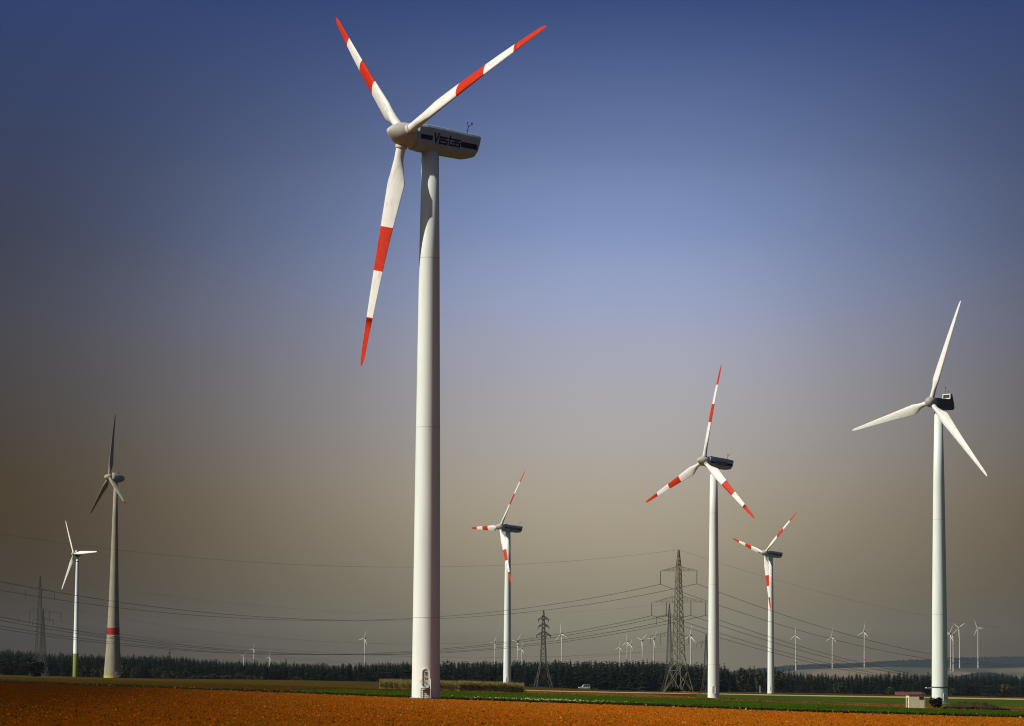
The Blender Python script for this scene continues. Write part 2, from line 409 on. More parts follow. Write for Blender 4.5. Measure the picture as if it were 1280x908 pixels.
def pale_bits():
    V = []; T = []; Fq = []
    for i in range(420):
        px = nrg.normal(690, 45) if i < 620 else nrg.uniform(350, 1280)
        q = ground_at(px, interp(EDGE, px) - abs(nrg.normal(2.6, .7))); s = nrg.uniform(.03, .13)
        b = len(V); a = nrg.uniform(0, 6)
        V += [(q[0] + s * math.cos(a + k * 2.1), q[1] + s * math.sin(a + k * 2.1), q[2] + .05) for k in range(3)] + [(q[0], q[1], q[2] + s * nrg.uniform(.7, 1.3))]
        Fq += [(b, b + 1, b + 3), (b + 1, b + 2, b + 3), (b + 2, b, b + 3)]; T += [(.50, .44, .20)] * 3
    return link('straw_heaps', raw_mesh('straw_heaps', np.array(V), np.array(Fq), mat_attr('straw_tints'), np.array(T)))
tag(pale_bits(), 'pale straw remnants lying on the green strip', 'straw', kind='stuff')

def strip_tufts(name, top, bot, x0, x1, n, size, tints, label):
    V = np.zeros((n, 4, 3)); cols = np.linspace(x0, x1, 160)
    A = np.array([ground_at(x, interp(top, x)) for x in cols]); B = np.array([ground_at(x, interp(bot, x)) for x in cols])
    u = nrg.uniform(0, len(cols) - 1.001, n); k = u.astype(int); fr = (u - k)[:, None]; t = nrg.uniform(0.05, 1, (n, 1)) ** .7
    q = (A[k] * (1 - fr) + A[k + 1] * fr) * (1 - t) + (B[k] * (1 - fr) + B[k + 1] * fr) * t
    z = terrain(q[:, 0], q[:, 1]) + .05; s = nrg.uniform(size[0], size[1], n); a = nrg.uniform(0, math.pi, n)
    clump = np.sin(q[:, 0] * .9 + np.sin(q[:, 1] * .11) * 3) * np.sin(q[:, 1] * .17 + q[:, 0] * .2) ; s = s * (1 + .3 * clump)
    for j, (c, h) in enumerate(((-1.6, 0), (1.6, 0), (.9, 1), (-.7, .8))):
        V[:, j, 0] = q[:, 0] + c * s * np.cos(a); V[:, j, 1] = q[:, 1] + c * s * np.sin(a); V[:, j, 2] = z + h * s
    T = np.array(tints)[nrg.integers(0, len(tints), n)] * nrg.uniform(.7, 1.3, (n, 1)) * (1 + .25 * clump[:, None])
    o = link(name, raw_mesh(name, V.reshape(-1, 3), np.arange(n * 4).reshape(n, 4), MATS.get('tuft_tints') or mat_attr('tuft_tints'), T)); tag(o, label, 'plants', kind='stuff')
strip_tufts('crop_plants', [(330, 864.2)] + G_TOP, EDGE, 332, 1340, 26000, (.015, .045), [(.055, .105, .005), (.044, .085, .004), (.034, .062, .004), (.070, .10, .008)], 'young green plants of the crop strip beyond the brown field')
strip_tufts('margin_grass', [(-60, 843.5), (0, 846.5), (250, 853.2), (480, 861.5), (655, 866)], EDGE, -60, 650, 14000, (.015, .05), [(.075, .030, .003), (.050, .040, .004), (.035, .045, .004), (.10, .06, .01)], 'brown and olive grass of the field margin at left')
strip_tufts('earth_weeds', [(655, 864), (800, 867.8), (880, 872.3), (1000, 877), (1140, 881), (1280, 884.3)], G_TOP, 655, 1280, 3500, (.02, .10), [(.030, .034, .008), (.045, .035, .010), (.14, .06, .015), (.30, .17, .07)], 'weeds and clods on the bare earth strip')

# ------------------------------------------------------------------ wind turbines
def solve_rotor(tips, Rr):
    """three blade tips seen in the picture, 120 degrees apart on a circle of known radius -> centre, axis, tips in the place"""
    d = [ray(*t) for t in tips]
    v = np.array(tips, float); v = v - v.mean(0); v[:, 1] *= -1
    w, e = np.linalg.eigh(2 / 3 * v.T @ v)
    D = FPX * Rr / math.sqrt(w[1]); ct = math.sqrt(w[0] / w[1]); m = e[:, 0]
    if m[0] > 0: m = -m
    n = np.array([*(m * math.sqrt(1 - ct * ct)), ct])
    t = np.array([D + (n[0] * a + n[1] * b) / n[2] * D / FPX for a, b in v])
    L = math.sqrt(3) * Rr
    def res(t):
        P = [CAM + di * ti for di, ti in zip(d, t)]
        return np.array([np.linalg.norm(P[i] - P[j]) - L for i, j in ((0, 1), (1, 2), (2, 0))])
    for _ in range(30):
        g = res(t); J = np.zeros((3, 3))
        for k in range(3):
            q = t.copy(); q[k] += .01; J[:, k] = (res(q) - g) / .01
        t = t - np.linalg.lstsq(J, g, rcond=None)[0]
    P = [CAM + di * ti for di, ti in zip(d, t)]
    O = sum(P) / 3; n = np.cross(P[1] - P[0], P[2] - P[0]); n /= np.linalg.norm(n)
    if n @ (CAM - O) < 0: n = -n
    return O, n, P

def blade_mesh(name, R, r0, rootd, chords, mats, bands, bend, twist0=17, pitch=9, tipround=True, nsec=18):
    """canonical blade: +Z radial, +X trailing edge in the rotor plane, +Y up-wind. chords: (r/R, chord, thickness ratio)"""
    st = sorted(set([r0 / R] + [c[0] for c in chords] + [b for bb in bands for b in bb if b < 1] + list(np.linspace(.08, .96, 23)) + [.975, .985, .993, 1.0]))
    rings = []; ms = []
    for i, q in enumerate(st):
        ch = float(np.interp(q, [c[0] for c in chords], [c[1] for c in chords])); th = float(np.interp(q, [c[0] for c in chords], [c[2] for c in chords]))
        if tipround and q > .96: ch *= math.sqrt(max(.02, 1 - ((q - .96) / .04) ** 2)) 
        k = min(1, max(0, (q - .07) / .12))            # 0 round root .. 1 aerofoil
        tw = math.radians(pitch + twist0 * max(0, 1 - q) ** 1.6)
        ring = []
        for j in range(nsec):
            a = 2 * math.pi * j / nsec
            cx = math.cos(a); sy = math.sin(a)
            xr = rootd / 2 * cx; yr = rootd / 2 * sy
            # aerofoil, quarter chord on the pitch axis: leading edge at -X
            u = (1 + cx) / 2
            xa = (u - .33) * ch; ya = sy * th * ch * .5 * (1.35 * (1 - u) ** .55 + .12) * (1.0 if sy > 0 else .75) * (1 if u < .999 else .3)
            x = xr * (1 - k) + xa * k; y = yr * (1 - k) + ya * k
            X = x * math.cos(tw) + y * math.sin(tw); Y = -x * math.sin(tw) + y * math.cos(tw)
            ring.append((X, Y - bend * q * q, q * R))
        rings.append(ring)
        if i: 
            mid = (st[i - 1] + q) / 2
            ms.append(1 if any(a < mid < b for a, b in bands) else 0)
    mb = MB(); mb.loft(rings, mats=ms)
    return mb.mesh(name, mats)

def basis(x, y, z, o):
    m = Matrix.Identity(4)
    for i in range(3): m[i][0] = x[i]; m[i][1] = y[i]; m[i][2] = z[i]; m[i][3] = o[i]
    return m

def place_turbine(label, cat_group, hub, n, dirs, foot_px, overhang, kit, base=None):
    """kit: dict of meshes; returns the empty. hub: rotor centre, n: rotor axis towards the wind, dirs: blade directions"""
    n = Vector(n); nh = Vector((n.x, n.y, 0)).normalized()
    ax = Vector(hub) - nh * overhang
    if base is None:
        bz = at(*foot_px, (Vector(hub) - Vector(CAM)).dot(Vector(AX_F)))[2]
        base = (ax.x, ax.y, bz)
    root = empty('wind_turbine', base, 0, label, 'wind turbine', cat_group)
    B = Vector(base)
    return root, nh, Vector(hub) - B

def add_rotor(root, n, dirs, hubl, kit):
    n = Vector(n)
    sp = link('spinner', kit['spinner'], root, None)
    up = Vector((0, 0, 1)); s = n.cross(up).normalized(); u = s.cross(n).normalized()
    sp.matrix_local = basis(s, n, u, hubl)                   # spinner lathe axis = +Y
    for d in dirs:
        e = Vector(d); e = (e - n * e.dot(n)).normalized(); te = n.cross(e)
        b = link('blade', kit['blade'], root, basis(te, n, e, hubl))
        if 'collar' in kit: link('root_collar', kit['collar'], b)

# --- the red banded stall type with box nacelle
R47 = 23.5; BEND = .85
ch47 = [(.045, .95, 1.0), (.10, 1.0, .8), (.16, 1.75, .42), (.215, 2.15, .30), (.30, 1.95, .25), (.45, 1.58, .21), (.6, 1.28, .18), (.8, .92, .15), (.95, .62, .13), (1.0, .42, .12)]
blade47 = blade_mesh('blade_red_banded', R47, 1.05, .95, ch47, [BLADE_W, RED], [(.40, .59), (.79, 1.01)], BEND)
def spinner_mesh(name, prof, m):
    mb = MB(); mb.lathe(prof, 28, 'Y'); return mb.mesh(name, m)
spin47 = spinner_mesh('spinner_cone', [(.75, -1.0), (1.16, -.95), (1.22, -.4), (1.20, .15), (1.08, .65), (.86, 1.1), (.60, 1.5), (.36, 1.78), (.20, 1.93), (.06, 2.0)], SPIN)
cb = MB(); cb.lathe([(.50, .98), (.60, 1.0), (.60, 1.32), (.585, 1.36), (.585, 1.42), (.50, 1.44)], 20); collar47 = cb.mesh('root_collar', [SPIN])
def nacelle47_mesh():
    # length along +X (rear), +Y side towards the viewer's right, +Z up; x = 0 at hub centre
    def sec(x, w, zt, zb, rear=0):
        pts = [(-.70 * w, zt), (-.88 * w, zt - .10), (-.98 * w, zt - .34), (-w, zt - .6), (-w, zb + .62), (-.93 * w, zb + .42), (-.66 * w, zb + .06), (-.55 * w, zb)]
        pts = pts + [(-a, b) for a, b in reversed(pts)]
        return [(x - rear * (zt - b) / (zt - zb), a, b) for a, b in pts]
    mb = MB()
    rings = [sec(.95, .95, 1.05, -1.10), sec(1.15, 1.15, 1.22, -1.28), sec(2.0, 1.24, 1.30, -1.36), sec(4.5, 1.26, 1.26, -1.34), sec(7.4, 1.24, 1.18, -1.30, .05), sec(8.25, 1.21, 1.12, -1.12, .25), sec(8.5, 1.16, 1.09, -1.02, .40)]
    mb.loft(rings, smooth=False)
    me = mb.mesh('nacelle_box', [NACELLE]); 
    return me
nac47 = nacelle47_mesh()
def stripe_mesh(x0, x1, z0, z1, side):
    mb = MB(); y = side * 1.262
    n = 6; vs = []
    for k in range(n + 1):
        x = x0 + (x1 - x0) * k / n; w = float(np.interp(x, [1.15, 2.0, 4.5, 7.4, 8.25, 8.5], [1.15, 1.24, 1.26, 1.24, 1.21, 1.16]))
        for z, e in ((z0, -.02), (z0, .022), (z1, .022), (z1, -.02)): vs.append((x, side * (w + e), z))
    mb.loft([vs[4 * k:4 * k + 4] for k in range(n + 1)], smooth=False)
    return mb.mesh('stripe', [NAVY])
stripes47 = [stripe_mesh(1.3, 2.62, -.34, .13, s) for s in (1, -1)] + [stripe_mesh(6.05, 8.0, -.44, .10, s) for s in (1, -1)]
def letters_mesh():
    """square block lettering of the maker's name, slightly slanted, built from flat strokes"""
    G = {'V': (.66, [((0, 1.04), (.33, 0)), ((.33, 0), (.66, 1.04))]),
         'e': (.50, [((0, .72), (.5, .72)), ((0, .72), (0, 0)), ((0, 0), (.5, 0)), ((0, .37), (.5, .37)), ((.5, .72), (.5, .37))]),
         's': (.50, [((.5, .72), (0, .72)), ((0, .72), (0, .37)), ((0, .37), (.5, .37)), ((.5, .37), (.5, 0)), ((.5, 0), (0, 0))]),
         't': (.38, [((.16, 1.0), (.16, 0)), ((0, .72), (.40, .72)), ((.16, 0), (.40, 0))]),
         'a': (.50, [((0, .72), (.5, .72)), ((.5, .72), (.5, 0)), ((.5, 0), (0, 0)), ((0, 0), (0, .37)), ((0, .37), (.5, .37))])}
    mb = MB(); x = 0; k = 0; W = .185
    for chx in 'Vestas':
        w, st = G[chx]
        for (x0, y0), (x1, y1) in st:
            d = Vector((x1 - x0, y1 - y0)); d.normalize(); nn = Vector((-d.y, d.x)) * W / 2; ex = d * W / 2
            q = [Vector((x0, y0)) - ex - nn, Vector((x1, y1)) + ex - nn, Vector((x1, y1)) + ex + nn, Vector((x0, y0)) - ex + nn]
            h = .020 + .0022 * (k % 6); k += 1
            vs = [(x + p.x + .16 * p.y, p.y, z) for z in (-.02, h) for p in q]
            mb.add(vs, [(3, 2, 1, 0), (4, 5, 6, 7), (0, 1, 5, 4), (1, 2, 6, 5), (2, 3, 7, 6), (3, 0, 4, 7)])
        x += w + .26
    f = 3.22 / max(v[0] for v in mb.v); mb.v = [(v[0] * f + .06, v[1] * .88 + .05, v[2]) for v in mb.v]
    return mb.mesh('lettering', [NAVY])
letters = letters_mesh()
mb = MB(); mb.bar((0, 0, 0), (.18, 0, .95), .07); mb.bar((.18, 0, .95), (.55, 0, 1.25), .05); mb.bar((.18, 0, .95), (.05, 0, 1.4), .05)
mb.bar((.0, -.16, 1.42), (.12, .16, 1.42), .06); mb.box((.58, 0, 1.35), (.12, .1, .22)); mb.box((.1, 0, .03), (.5, .4, .06))
mast47 = mb.mesh('wind_sensor', [DARK])
mb = MB(); mb.box((0, 0, 0), (.9, .7, .12)); mb.box((0, 0, .1), (.5, .4, .12)); hatch47 = mb.mesh('roof_hatch', [NACELLE])

def tower_mesh(name, prof, n=40, mats=(WHITE,), mi=None):
    mb = MB(); mb.lathe(prof, n, mats=mi); return mb.mesh(name, list(mats))
def ring_mesh(name, r, h, out, m):
    mb = MB(); mb.lathe([(r - .03, -h / 2), (r + out, -h / 2), (r + out, h / 2), (r - .03, h / 2)], 40, smooth=False); return mb.mesh(name, [m])

def oval(cx, cz, w, h, n=16):
    """upright door outline with round ends"""
    return [(cx + w / 2 * math.cos(a), cz + math.copysign(h / 2 - w / 2, math.sin(a)) + w / 2 * math.sin(a)) for a in [2 * math.pi * (k + .5) / n for k in range(n)]]
def plate(mb, outline, y0, y1, mi=0):
    n = len(outline)
    mb.add([(x, y0, z) for x, z in outline] + [(x, y1, z) for x, z in outline],
           [tuple(range(n)), tuple(reversed(range(n, 2 * n)))] + [(k, k + n, (k + 1) % n + n, (k + 1) % n) for k in range(n)], mi)
DOORW = mat('door_paint', (.62, .60, .52), (.52, .50, .44), 3, .5)
OCHRE = mat('ochre_sign', (.42, .27, .03), (.36, .23, .03), 5, .5)
YELLOW = mat('yellow_sign', (.62, .55, .05), (.5, .45, .04), 5, .5)

def tower_door(root, r, deg, zc, detail=True, s=1.0):
    """door with frame, steps and rails on a tower; deg: angle right of the side facing the camera"""
    a = math.radians(deg); q = Matrix.Rotation(a, 4, 'Z')
    def put(name, mb, m, parent):
        return link(name, mb.mesh(name, m), parent, q if parent is root else None)
    f = MB(); o1 = oval(0, zc, .86 * s, 2.0 * s); o2 = oval(0, zc, .66 * s, 1.8 * s); n = len(o1)
    y0, y1 = -r + .12, -r - .08
    f.add([(x, y1, z) for x, z in o1] + [(x, y1, z) for x, z in o2] + [(x, y0, z) for x, z in o1] + [(x, y0, z) for x, z in o2],
          [((k + 1) % n, k, k + n, (k + 1) % n + n) for k in range(n)] + [(k, (k + 1) % n, (k + 1) % n + 2 * n, k + 2 * n) for k in range(n)] + [(k + n, k + 3 * n, (k + 1) % n + 3 * n, (k + 1) % n + n) for k in range(n)])
    d = MB(); plate(d, o2, -r - .02, -r + .10)
    do = put('door', d, [DOORW], root); link('door_frame', f.mesh('door_frame', [WHITE]), do)
    if detail:
        v = MB(); v.box((0, -r - .045, zc + .55), (.22, .05, .10)); link('vent', v.mesh('vent', [DARK]), do); v = MB(); v.box((0, -r - .045, zc + .36), (.22, .05, .05)); link('vent', v.mesh('vent', [DARK]), do)
        v = MB(); v.box((0, -r - .045, zc + .02), (.26, .04, .16)); link('warning_plate', v.mesh('warning_plate', [OCHRE]), do)
        st = MB(); zb = zc - 1.02 * s
        st.box((0, -r - .45, zb), (1.0, .8, .06))
        for k in range(4): st.box((0, -r - .95 - .22 * k, zb - .2 * (k + 1)), (.8, .2, .05))
        for sx in (-.45, .45):
            st.bar((sx, -r - .85, zb), (sx, -r - 1.75, .05), .05, .12); st.bar((sx, -r - .1, zb - .02), (sx, -r - .1, 0), .06)
            st.bar((sx, -r - .85, zb - .02), (sx, -r - .85, 0), .06)
        put('entrance_steps', st, [DARK], root)
        for sx in (-.48, .48):
            ra = MB()
            ra.bar((sx, -r - .1, zb + .95), (sx, -r - .85, zb + .95), .05); ra.bar((sx, -r - .85, zb + .95), (sx, -r - 1.75, .9), .05)
            ra.bar((sx, -r - .85, zb), (sx, -r - .85, zb + .95), .05); ra.bar((sx, -r - 1.75, 0), (sx, -r - 1.75, .9), .05); ra.bar((sx, -r - .1, zb + .5), (sx, -r - .85, zb + .5), .04)
            put('handrail', ra, [WHITE], root)

def v47(label, tips, foot_px, detail):
    O, n, P = solve_rotor(tips, R47)
    hub = O + n * BEND; dirs = [p - O for p in P]
    root, nh, hl = place_turbine(label, 'red banded wind turbines on the plain', hub, n, dirs, foot_px, 3.15, None)
    H = hl.z - 1.25
    tw = tower_mesh('tower', [(1.40, -.6), (1.40, 0.0), (1.385, 2.0), (1.22, H * .45), (1.02, H * .80), (.86, H)])
    t = link('tower', tw, root)
    for z in (H * .145, H * .49, H * .80):
        r = float(np.interp(z, [0, 2, H * .45, H * .8, H], [1.40, 1.385, 1.22, 1.02, .86]))
        link('flange', ring_mesh('flange', r, .05, .012, SPIN), t)
        t.children[-1].location.z = z
    pb = MB(); pb.lathe([(1.62, -.5), (1.62, .02), (1.56, .05)], 32, smooth=False); link('foundation', pb.mesh('foundation', [mat('grey_concrete', (.34, .33, .30), (.26, .25, .22), 1.2, .9)]), root)
    yb = MB(); yb.lathe([(.90, H - .10), (1.02, H - .04), (1.02, H + .14), (.9, H + .16)], 32, smooth=False); link('yaw_ring', yb.mesh('yaw_ring', [DARK]), root)
    # nacelle
    tilt = math.radians(4.0); a = (-nh * math.cos(tilt) - Vector((0, 0, 1)) * math.sin(tilt)).normalized()
    side = Vector((0, 0, 1)).cross(a).normalized(); up = a.cross(side)
    nm = basis(a, side, up, hl)
    na = link('nacelle', nac47, root, nm)
    if (Matrix(nm).to_3x3() @ Vector((0, 1, 0))).dot(Vector(CAM) - Vector(hub)) > 0: s = 1
    else: s = -1
    for k in range(4): link('stripe', stripes47[k], na)
    for sg in (s, -s):
        # the lettering stands on the flank: reads towards the rear when seen from this side
        if sg == s: m = basis((1, 0, 0), (0, 0, 1), (0, sg, 0), (2.72, sg * 1.258, -.52))
        else: m = basis((-1, 0, 0), (0, 0, 1), (0, sg, 0), (6.02, sg * 1.258, -.52))
        link('lettering', letters, na, m)
    ms = link('wind_sensor', mast47, na); ms.location = (7.55, .25, 1.12)
    ha = link('roof_hatch', hatch47, na); ha.location = (2.2, 0, 1.32)
    add_rotor(root, n, dirs, hl, {'spinner': spin47, 'blade': blade47, 'collar': collar47})
    tower_door(root, 1.385, 1, 1.95, detail)
    if detail:
        g = MB(); g.box((0, 0, 0), (.22, .03, .22)); sg = link('warning_sign', g.mesh('warning_sign', [YELLOW]), root)
        aa = math.radians(-19); sg.location = (1.41 * math.sin(aa), -1.41 * math.cos(aa), 1.65); sg.rotation_euler.z = aa
    return root
v47('nearest and tallest white turbine with red banded blades and grey nacelle', [(420, 22), (683, 33), (451, 458)], (535.5, 872.6), True)
v47('red banded turbine with upright blade in front of the pylons on the right', [(902, 456), (807, 628), (943, 648)], (895, 873), False)
v47('red banded turbine behind the maize patch in the middle', [(657, 588), (589, 660), (639, 731)], (635, 857), False)
v47('small red banded turbine between the two large right hand towers', [(996, 641), (916, 673), (963, 762)], (963, 867), False)

# --- plain white turbine at the right
def right_turbine():
    R = 33.0; bend = .9
    O, n, P = solve_rotor([(1201, 376), (1065, 538), (1234, 596)], R); hub = O + n * bend; dirs = [p - O for p in P]
    root, nh, hl = place_turbine('plain white turbine rising behind the small transformer hut', None, hub, n, dirs, (1173.5, 880), 3.9, None)
    H = hl.z - 1.5
    prof = [(2.55, -.8), (2.55, 0), (2.5, 3), (2.25, H * .35), (1.75, H * .75), (1.25, H)]
    t = link('tower', tower_mesh('tower', prof), root)
    for z in (H * .3, H * .62):
        r = float(np.interp(z, [q[1] for q in prof], [q[0] for q in prof])); f = link('flange', ring_mesh('flange', r, .08, .02, SPIN), t); f.location.z = z
    g = link('platform_ring', ring_mesh('platform_ring', 2.46, .28, .18, STEEL_D), t); g.location.z = 5.2
    arm = MB(); arm.bar((-2.4, 0, 5.0), (-4.2, -.3, 4.9), .16); arm.box((-4.3, -.3, 5.0), (.5, .3, .35)); link('side_arm', arm.mesh('side_arm', [WHITE]), t)
    pb = MB(); pb.lathe([(3.3, -.5), (3.3, .10), (3.2, .16)], 32, smooth=False); link('foundation', pb.mesh('foundation', [MATS['grey_concrete']]), root)
    tower_door(root, 2.5, 30, 2.1, False, 1.2)
    tilt = math.radians(3.5); a = (-nh * math.cos(tilt) - Vector((0, 0, 1)) * math.sin(tilt)).normalized(); side = Vector((0, 0, 1)).cross(a).normalized(); up = a.cross(side)
    def sec(x, w, zt, zb, sl=0):
        pts = [(-.8 * w, zt), (-w, zt - .3), (-w, zb + .7), (-.75 * w, zb)]; pts += [(-p, q) for p, q in reversed(pts)]
        return [(x + sl * (zt - q), p, q) for p, q in pts]
    mb = MB(); mb.loft([sec(1.4, 1.2, 1.2, -1.2), sec(2.0, 1.65, 1.5, -1.55), sec(6.0, 1.7, 1.55, -1.75), sec(9.0, 1.65, 1.55, -1.5, .12), sec(9.6, 1.55, 1.45, -1.25, .25)], smooth=False)
    na = link('nacelle', mb.mesh('nacelle', [RTNAC]), root, basis(a, side, up, hl))
    mb = MB(); mb.box((6.7, 0, 1.56), (4.4, 3.46, .06)); mb.box((6.2, 0, -.5), (7.0, 3.46, .10)); link('shell_seam', mb.mesh('shell_seam', [DARK]), na)
    mb = MB()                                    # open cooler box standing on the roof: white frame, dark core
    for sz in (2.0, 3.35): mb.box((8.0, 0, sz), (.5, 3.0, .28))
    for sy in (-1.4, 1.4): mb.box((8.0, sy, 2.68), (.5, .28, 1.08))
    link('cooler_frame', mb.mesh('cooler_frame', [WHITE]), na)
    mb = MB(); mb.box((8.05, 0, 2.68), (.25, 2.5, 1.05)); link('cooler_core', mb.mesh('cooler_core', [DARK]), na)
    mb = MB(); mb.loft([[(8.3, -1.5, 1.5), (8.3, 1.5, 1.5), (8.3, 1.5, 3.5), (8.3, -1.5, 3.5)], [(9.7, -1.4, 1.45), (9.7, 1.4, 1.45), (8.95, 1.4, 3.4), (8.95, -1.4, 3.4)]], smooth=False); link('cooler_hood', mb.mesh('cooler_hood', [RTNAC]), na)
    mb = MB(); mb.bar((8.0, .7, 3.45), (8.0, .7, 5.6), .08); mb.bar((8.0, -.6, 3.45), (8.0, -.6, 4.6), .08); mb.box((8.0, .7, 5.6), (.3, .3, .15)); link('wind_sensor', mb.mesh('wind_sensor', [DARK]), na)
    sp = spinner_mesh('spinner', [(1.2, -1.5), (1.62, -1.4), (1.7, -.3), (1.62, .6), (1.3, 1.3), (.8, 1.75), (.15, 1.95)], mat('brown_grey_spinner', (.42, .39, .35), (.36, .33, .30), 1, .5))
    ch = [(.045, 1.5, 1.0), (.09, 1.55, .8), (.15, 2.5, .42), (.215, 3.35, .30), (.3, 3.0, .25), (.5, 2.2, .2), (.75, 1.4, .16), (.93, .85, .13), (1, .55, .12)]
    bl = blade_mesh('blade', R, 1.5, 1.5, ch, [BLADE_W, RED], [], bend, 15, 5)
    add_rotor(root, n, dirs, hl, {'spinner': sp, 'blade': bl})
right_turbine()

# --- concrete tower turbine with drop shaped nacelle at the left
def drop_nacelle(name, s, m):
    mb = MB(); mb.lathe([(.5 * s, -7.2 * s), (1.2 * s, -6.6 * s), (1.75 * s, -5.4 * s), (2.15 * s, -3.8 * s), (2.35 * s, -2.2 * s), (2.25 * s, -1.0 * s), (1.75 * s, -.95 * s)], 28, 'Y'); return mb.mesh(name, [m])
CONCNAC = mat('grey_drop_nacelle', (.30, .30, .28), (.24, .24, .23), .6, .55)
OFFW = mat('off_white_blade', (.30, .285, .22), (.23, .22, .17), .8, .6)
def left_concrete():
    R = 33.0; bend = .6
    O, n, P = solve_rotor([(144, 518), (113, 642), (157, 631)], R); hub = O + n * bend; dirs = [p - O for p in P]
    root, nh, hl = place_turbine('tall grey concrete turbine with red ring on a flared tower at left', None, hub, n, dirs, (141.5, 848.5), 3.6, None)
    H = hl.z - 1.9; s = 1822 / FPX
    prof = [(4.6, -1), (4.58, 0), (4.55, 1.6)] + [(w * s / 2, z) for z, w in ((8, 19.9), (15, 17.6), (22.5, 16.0), (26, 15.2), (38, 12.6), (65, 9.0), (85, 6.6))] + [(.9, H)]
    mi = [2, 2, 0, 0, 0, 1, 0, 0, 0, 0]
    mi = [2, 2, 0, 0, 0, 1, 0, 0, 0, 0][:len(prof) - 1]
    t = link('tower', tower_mesh('tower', prof, 40, (CONC, mat('deep_red_ring_paint', (.36, .012, .006), (.28, .010, .006), 1, .6), LIMEP), mi), root)
    for z in (15.0, 21.9, 38.0, 52.0):
        r = float(np.interp(z, [q[1] for q in prof], [q[0] for q in prof])); f = link('joint_ring', ring_mesh('joint_ring', r, .25, .03, WHITE if z == 21.9 else CONC), t); f.location.z = z
    tower_door(root, 4.5, 35, 2.2, False, 1.4)
    pn = n; up = Vector((0, 0, 1)); nv = Vector(n); s_ = nv.cross(up).normalized(); u = s_.cross(nv).normalized(); m = basis(s_, nv, u, hl)
    na = link('nacelle', drop_nacelle('nacelle', 1.15, CONCNAC), root, m)
    mb = MB(); mb.box((0, -4.6, 2.35), (1.0, 1.0, .7)); mb.bar((0, -5.2, 2.0), (0, -5.2, 3.6), .15); link('wind_sensor', mb.mesh('wind_sensor', [DARK]), na)
    sp = spinner_mesh('spinner', [(1.5, -.9), (1.8, -.8), (1.75, .4), (1.4, 1.4), (.8, 2.3), (.2, 2.7)], mat('tan_spinner', (.45, .38, .26), (.38, .32, .22), 1, .6))
    ch = [(.05, 1.6, 1.0), (.1, 1.7, .75), (.16, 2.5, .4), (.22, 2.7, .3), (.4, 2.1, .22), (.7, 1.3, .16), (.93, .8, .13), (1, .5, .12)]
    bl = blade_mesh('blade', R, 1.6, 1.5, ch, [OFFW, RED], [], bend, 12, 70)
    bl2 = blade_mesh('blade_marked', R, 1.6, 1.5, ch, [OFFW, mat('dark_red_paint', (.20, .012, .004), (.15, .010, .004), 2, .6)], [(.88, 1.01)], bend, 12, 78)
    add_rotor(root, n, dirs[:2], hl, {'spinner': sp, 'blade': bl})
    e = Vector(dirs[2]); nv = Vector(n); e = (e - nv * e.dot(nv)).normalized(); tag(link('blade', bl2, root, basis(nv.cross(e), nv, e, hl)), 'blade with a dark red tip')
left_concrete()

def left_slim():
    R = 22.0; bend = .5
    O, n, P = solve_rotor([(82, 651), (121, 690), (77, 737)], R); hub = O + n * bend; dirs = [p - O for p in P]
    root, nh, hl = place_turbine('slim white turbine with green tower foot at far left', None, hub, n, dirs, (94.5, 847), 2.4, None)
    H = hl.z - 1.1
    prof = [(1.55, -1), (1.55, 0), (1.5, 4), (1.46, 13.0), (1.45, 13.02), (1.15, H * .6), (.8, H * .93), (.78, H)]
    link('tower', tower_mesh('tower', prof, 32, (WHITE, GREEN_P), [1, 1, 1, 0, 0, 0, 0]), root)
    mb = MB(); mb.lathe([(.7, H - 3.2), (1.0, H - 3.1), (1.0, H - 2.9), (.75, H - 2.8)], 20); link('tower_collar', mb.mesh('tower_collar', [DARK]), root); mb = MB(); mb.lathe([(.8, H - .4), (1.6, H + .1), (1.9, H + .5), (1.0, H + .6)], 20); link('yaw_platform', mb.mesh('yaw_platform', [DARK]), root)
    a = -nh; side = Vector((0, 0, 1)).cross(a).normalized(); m = basis(a, side, (0, 0, 1), hl)
    mb = MB()
    def sec(x, w, zt, zb): return [(x, -w * .6, zt), (x, -w, zt - .5), (x, -w, zb + .3), (x, -w * .6, zb), (x, w * .6, zb), (x, w, zb + .3), (x, w, zt - .5), (x, w * .6, zt)]
    mb.loft([sec(.8, .9, .8, -.9), sec(1.6, 1.2, 1.2, -1.0), sec(3.4, 1.2, 1.2, -1.0), sec(4.6, .9, .7, -.8)], smooth=False); na = link('nacelle', mb.mesh('nacelle', [WHITE]), root, m)
    mb = MB(); mb.box((2.0, 0, 1.55), (1.2, 1.3, .8)); link('cooler_box', mb.mesh('cooler_box', [WHITE]), na)
    sp = spinner_mesh('spinner', [(.8, -.8), (1.05, -.7), (1.0, .4), (.75, 1.0), (.2, 1.5)], SPIN)
    ch = [(.05, .9, 1.0), (.11, .95, .75), (.17, 1.7, .4), (.24, 2.05, .3), (.4, 1.7, .22), (.7, 1.15, .16), (.95, .75, .13), (1, .6, .12)]
    bl = blade_mesh('blade', R, 1.0, .9, ch, [BLADE_W, RED], [], bend, 15, 8)
    add_rotor(root, n, dirs, hl, {'spinner': sp, 'blade': bl})
left_slim()

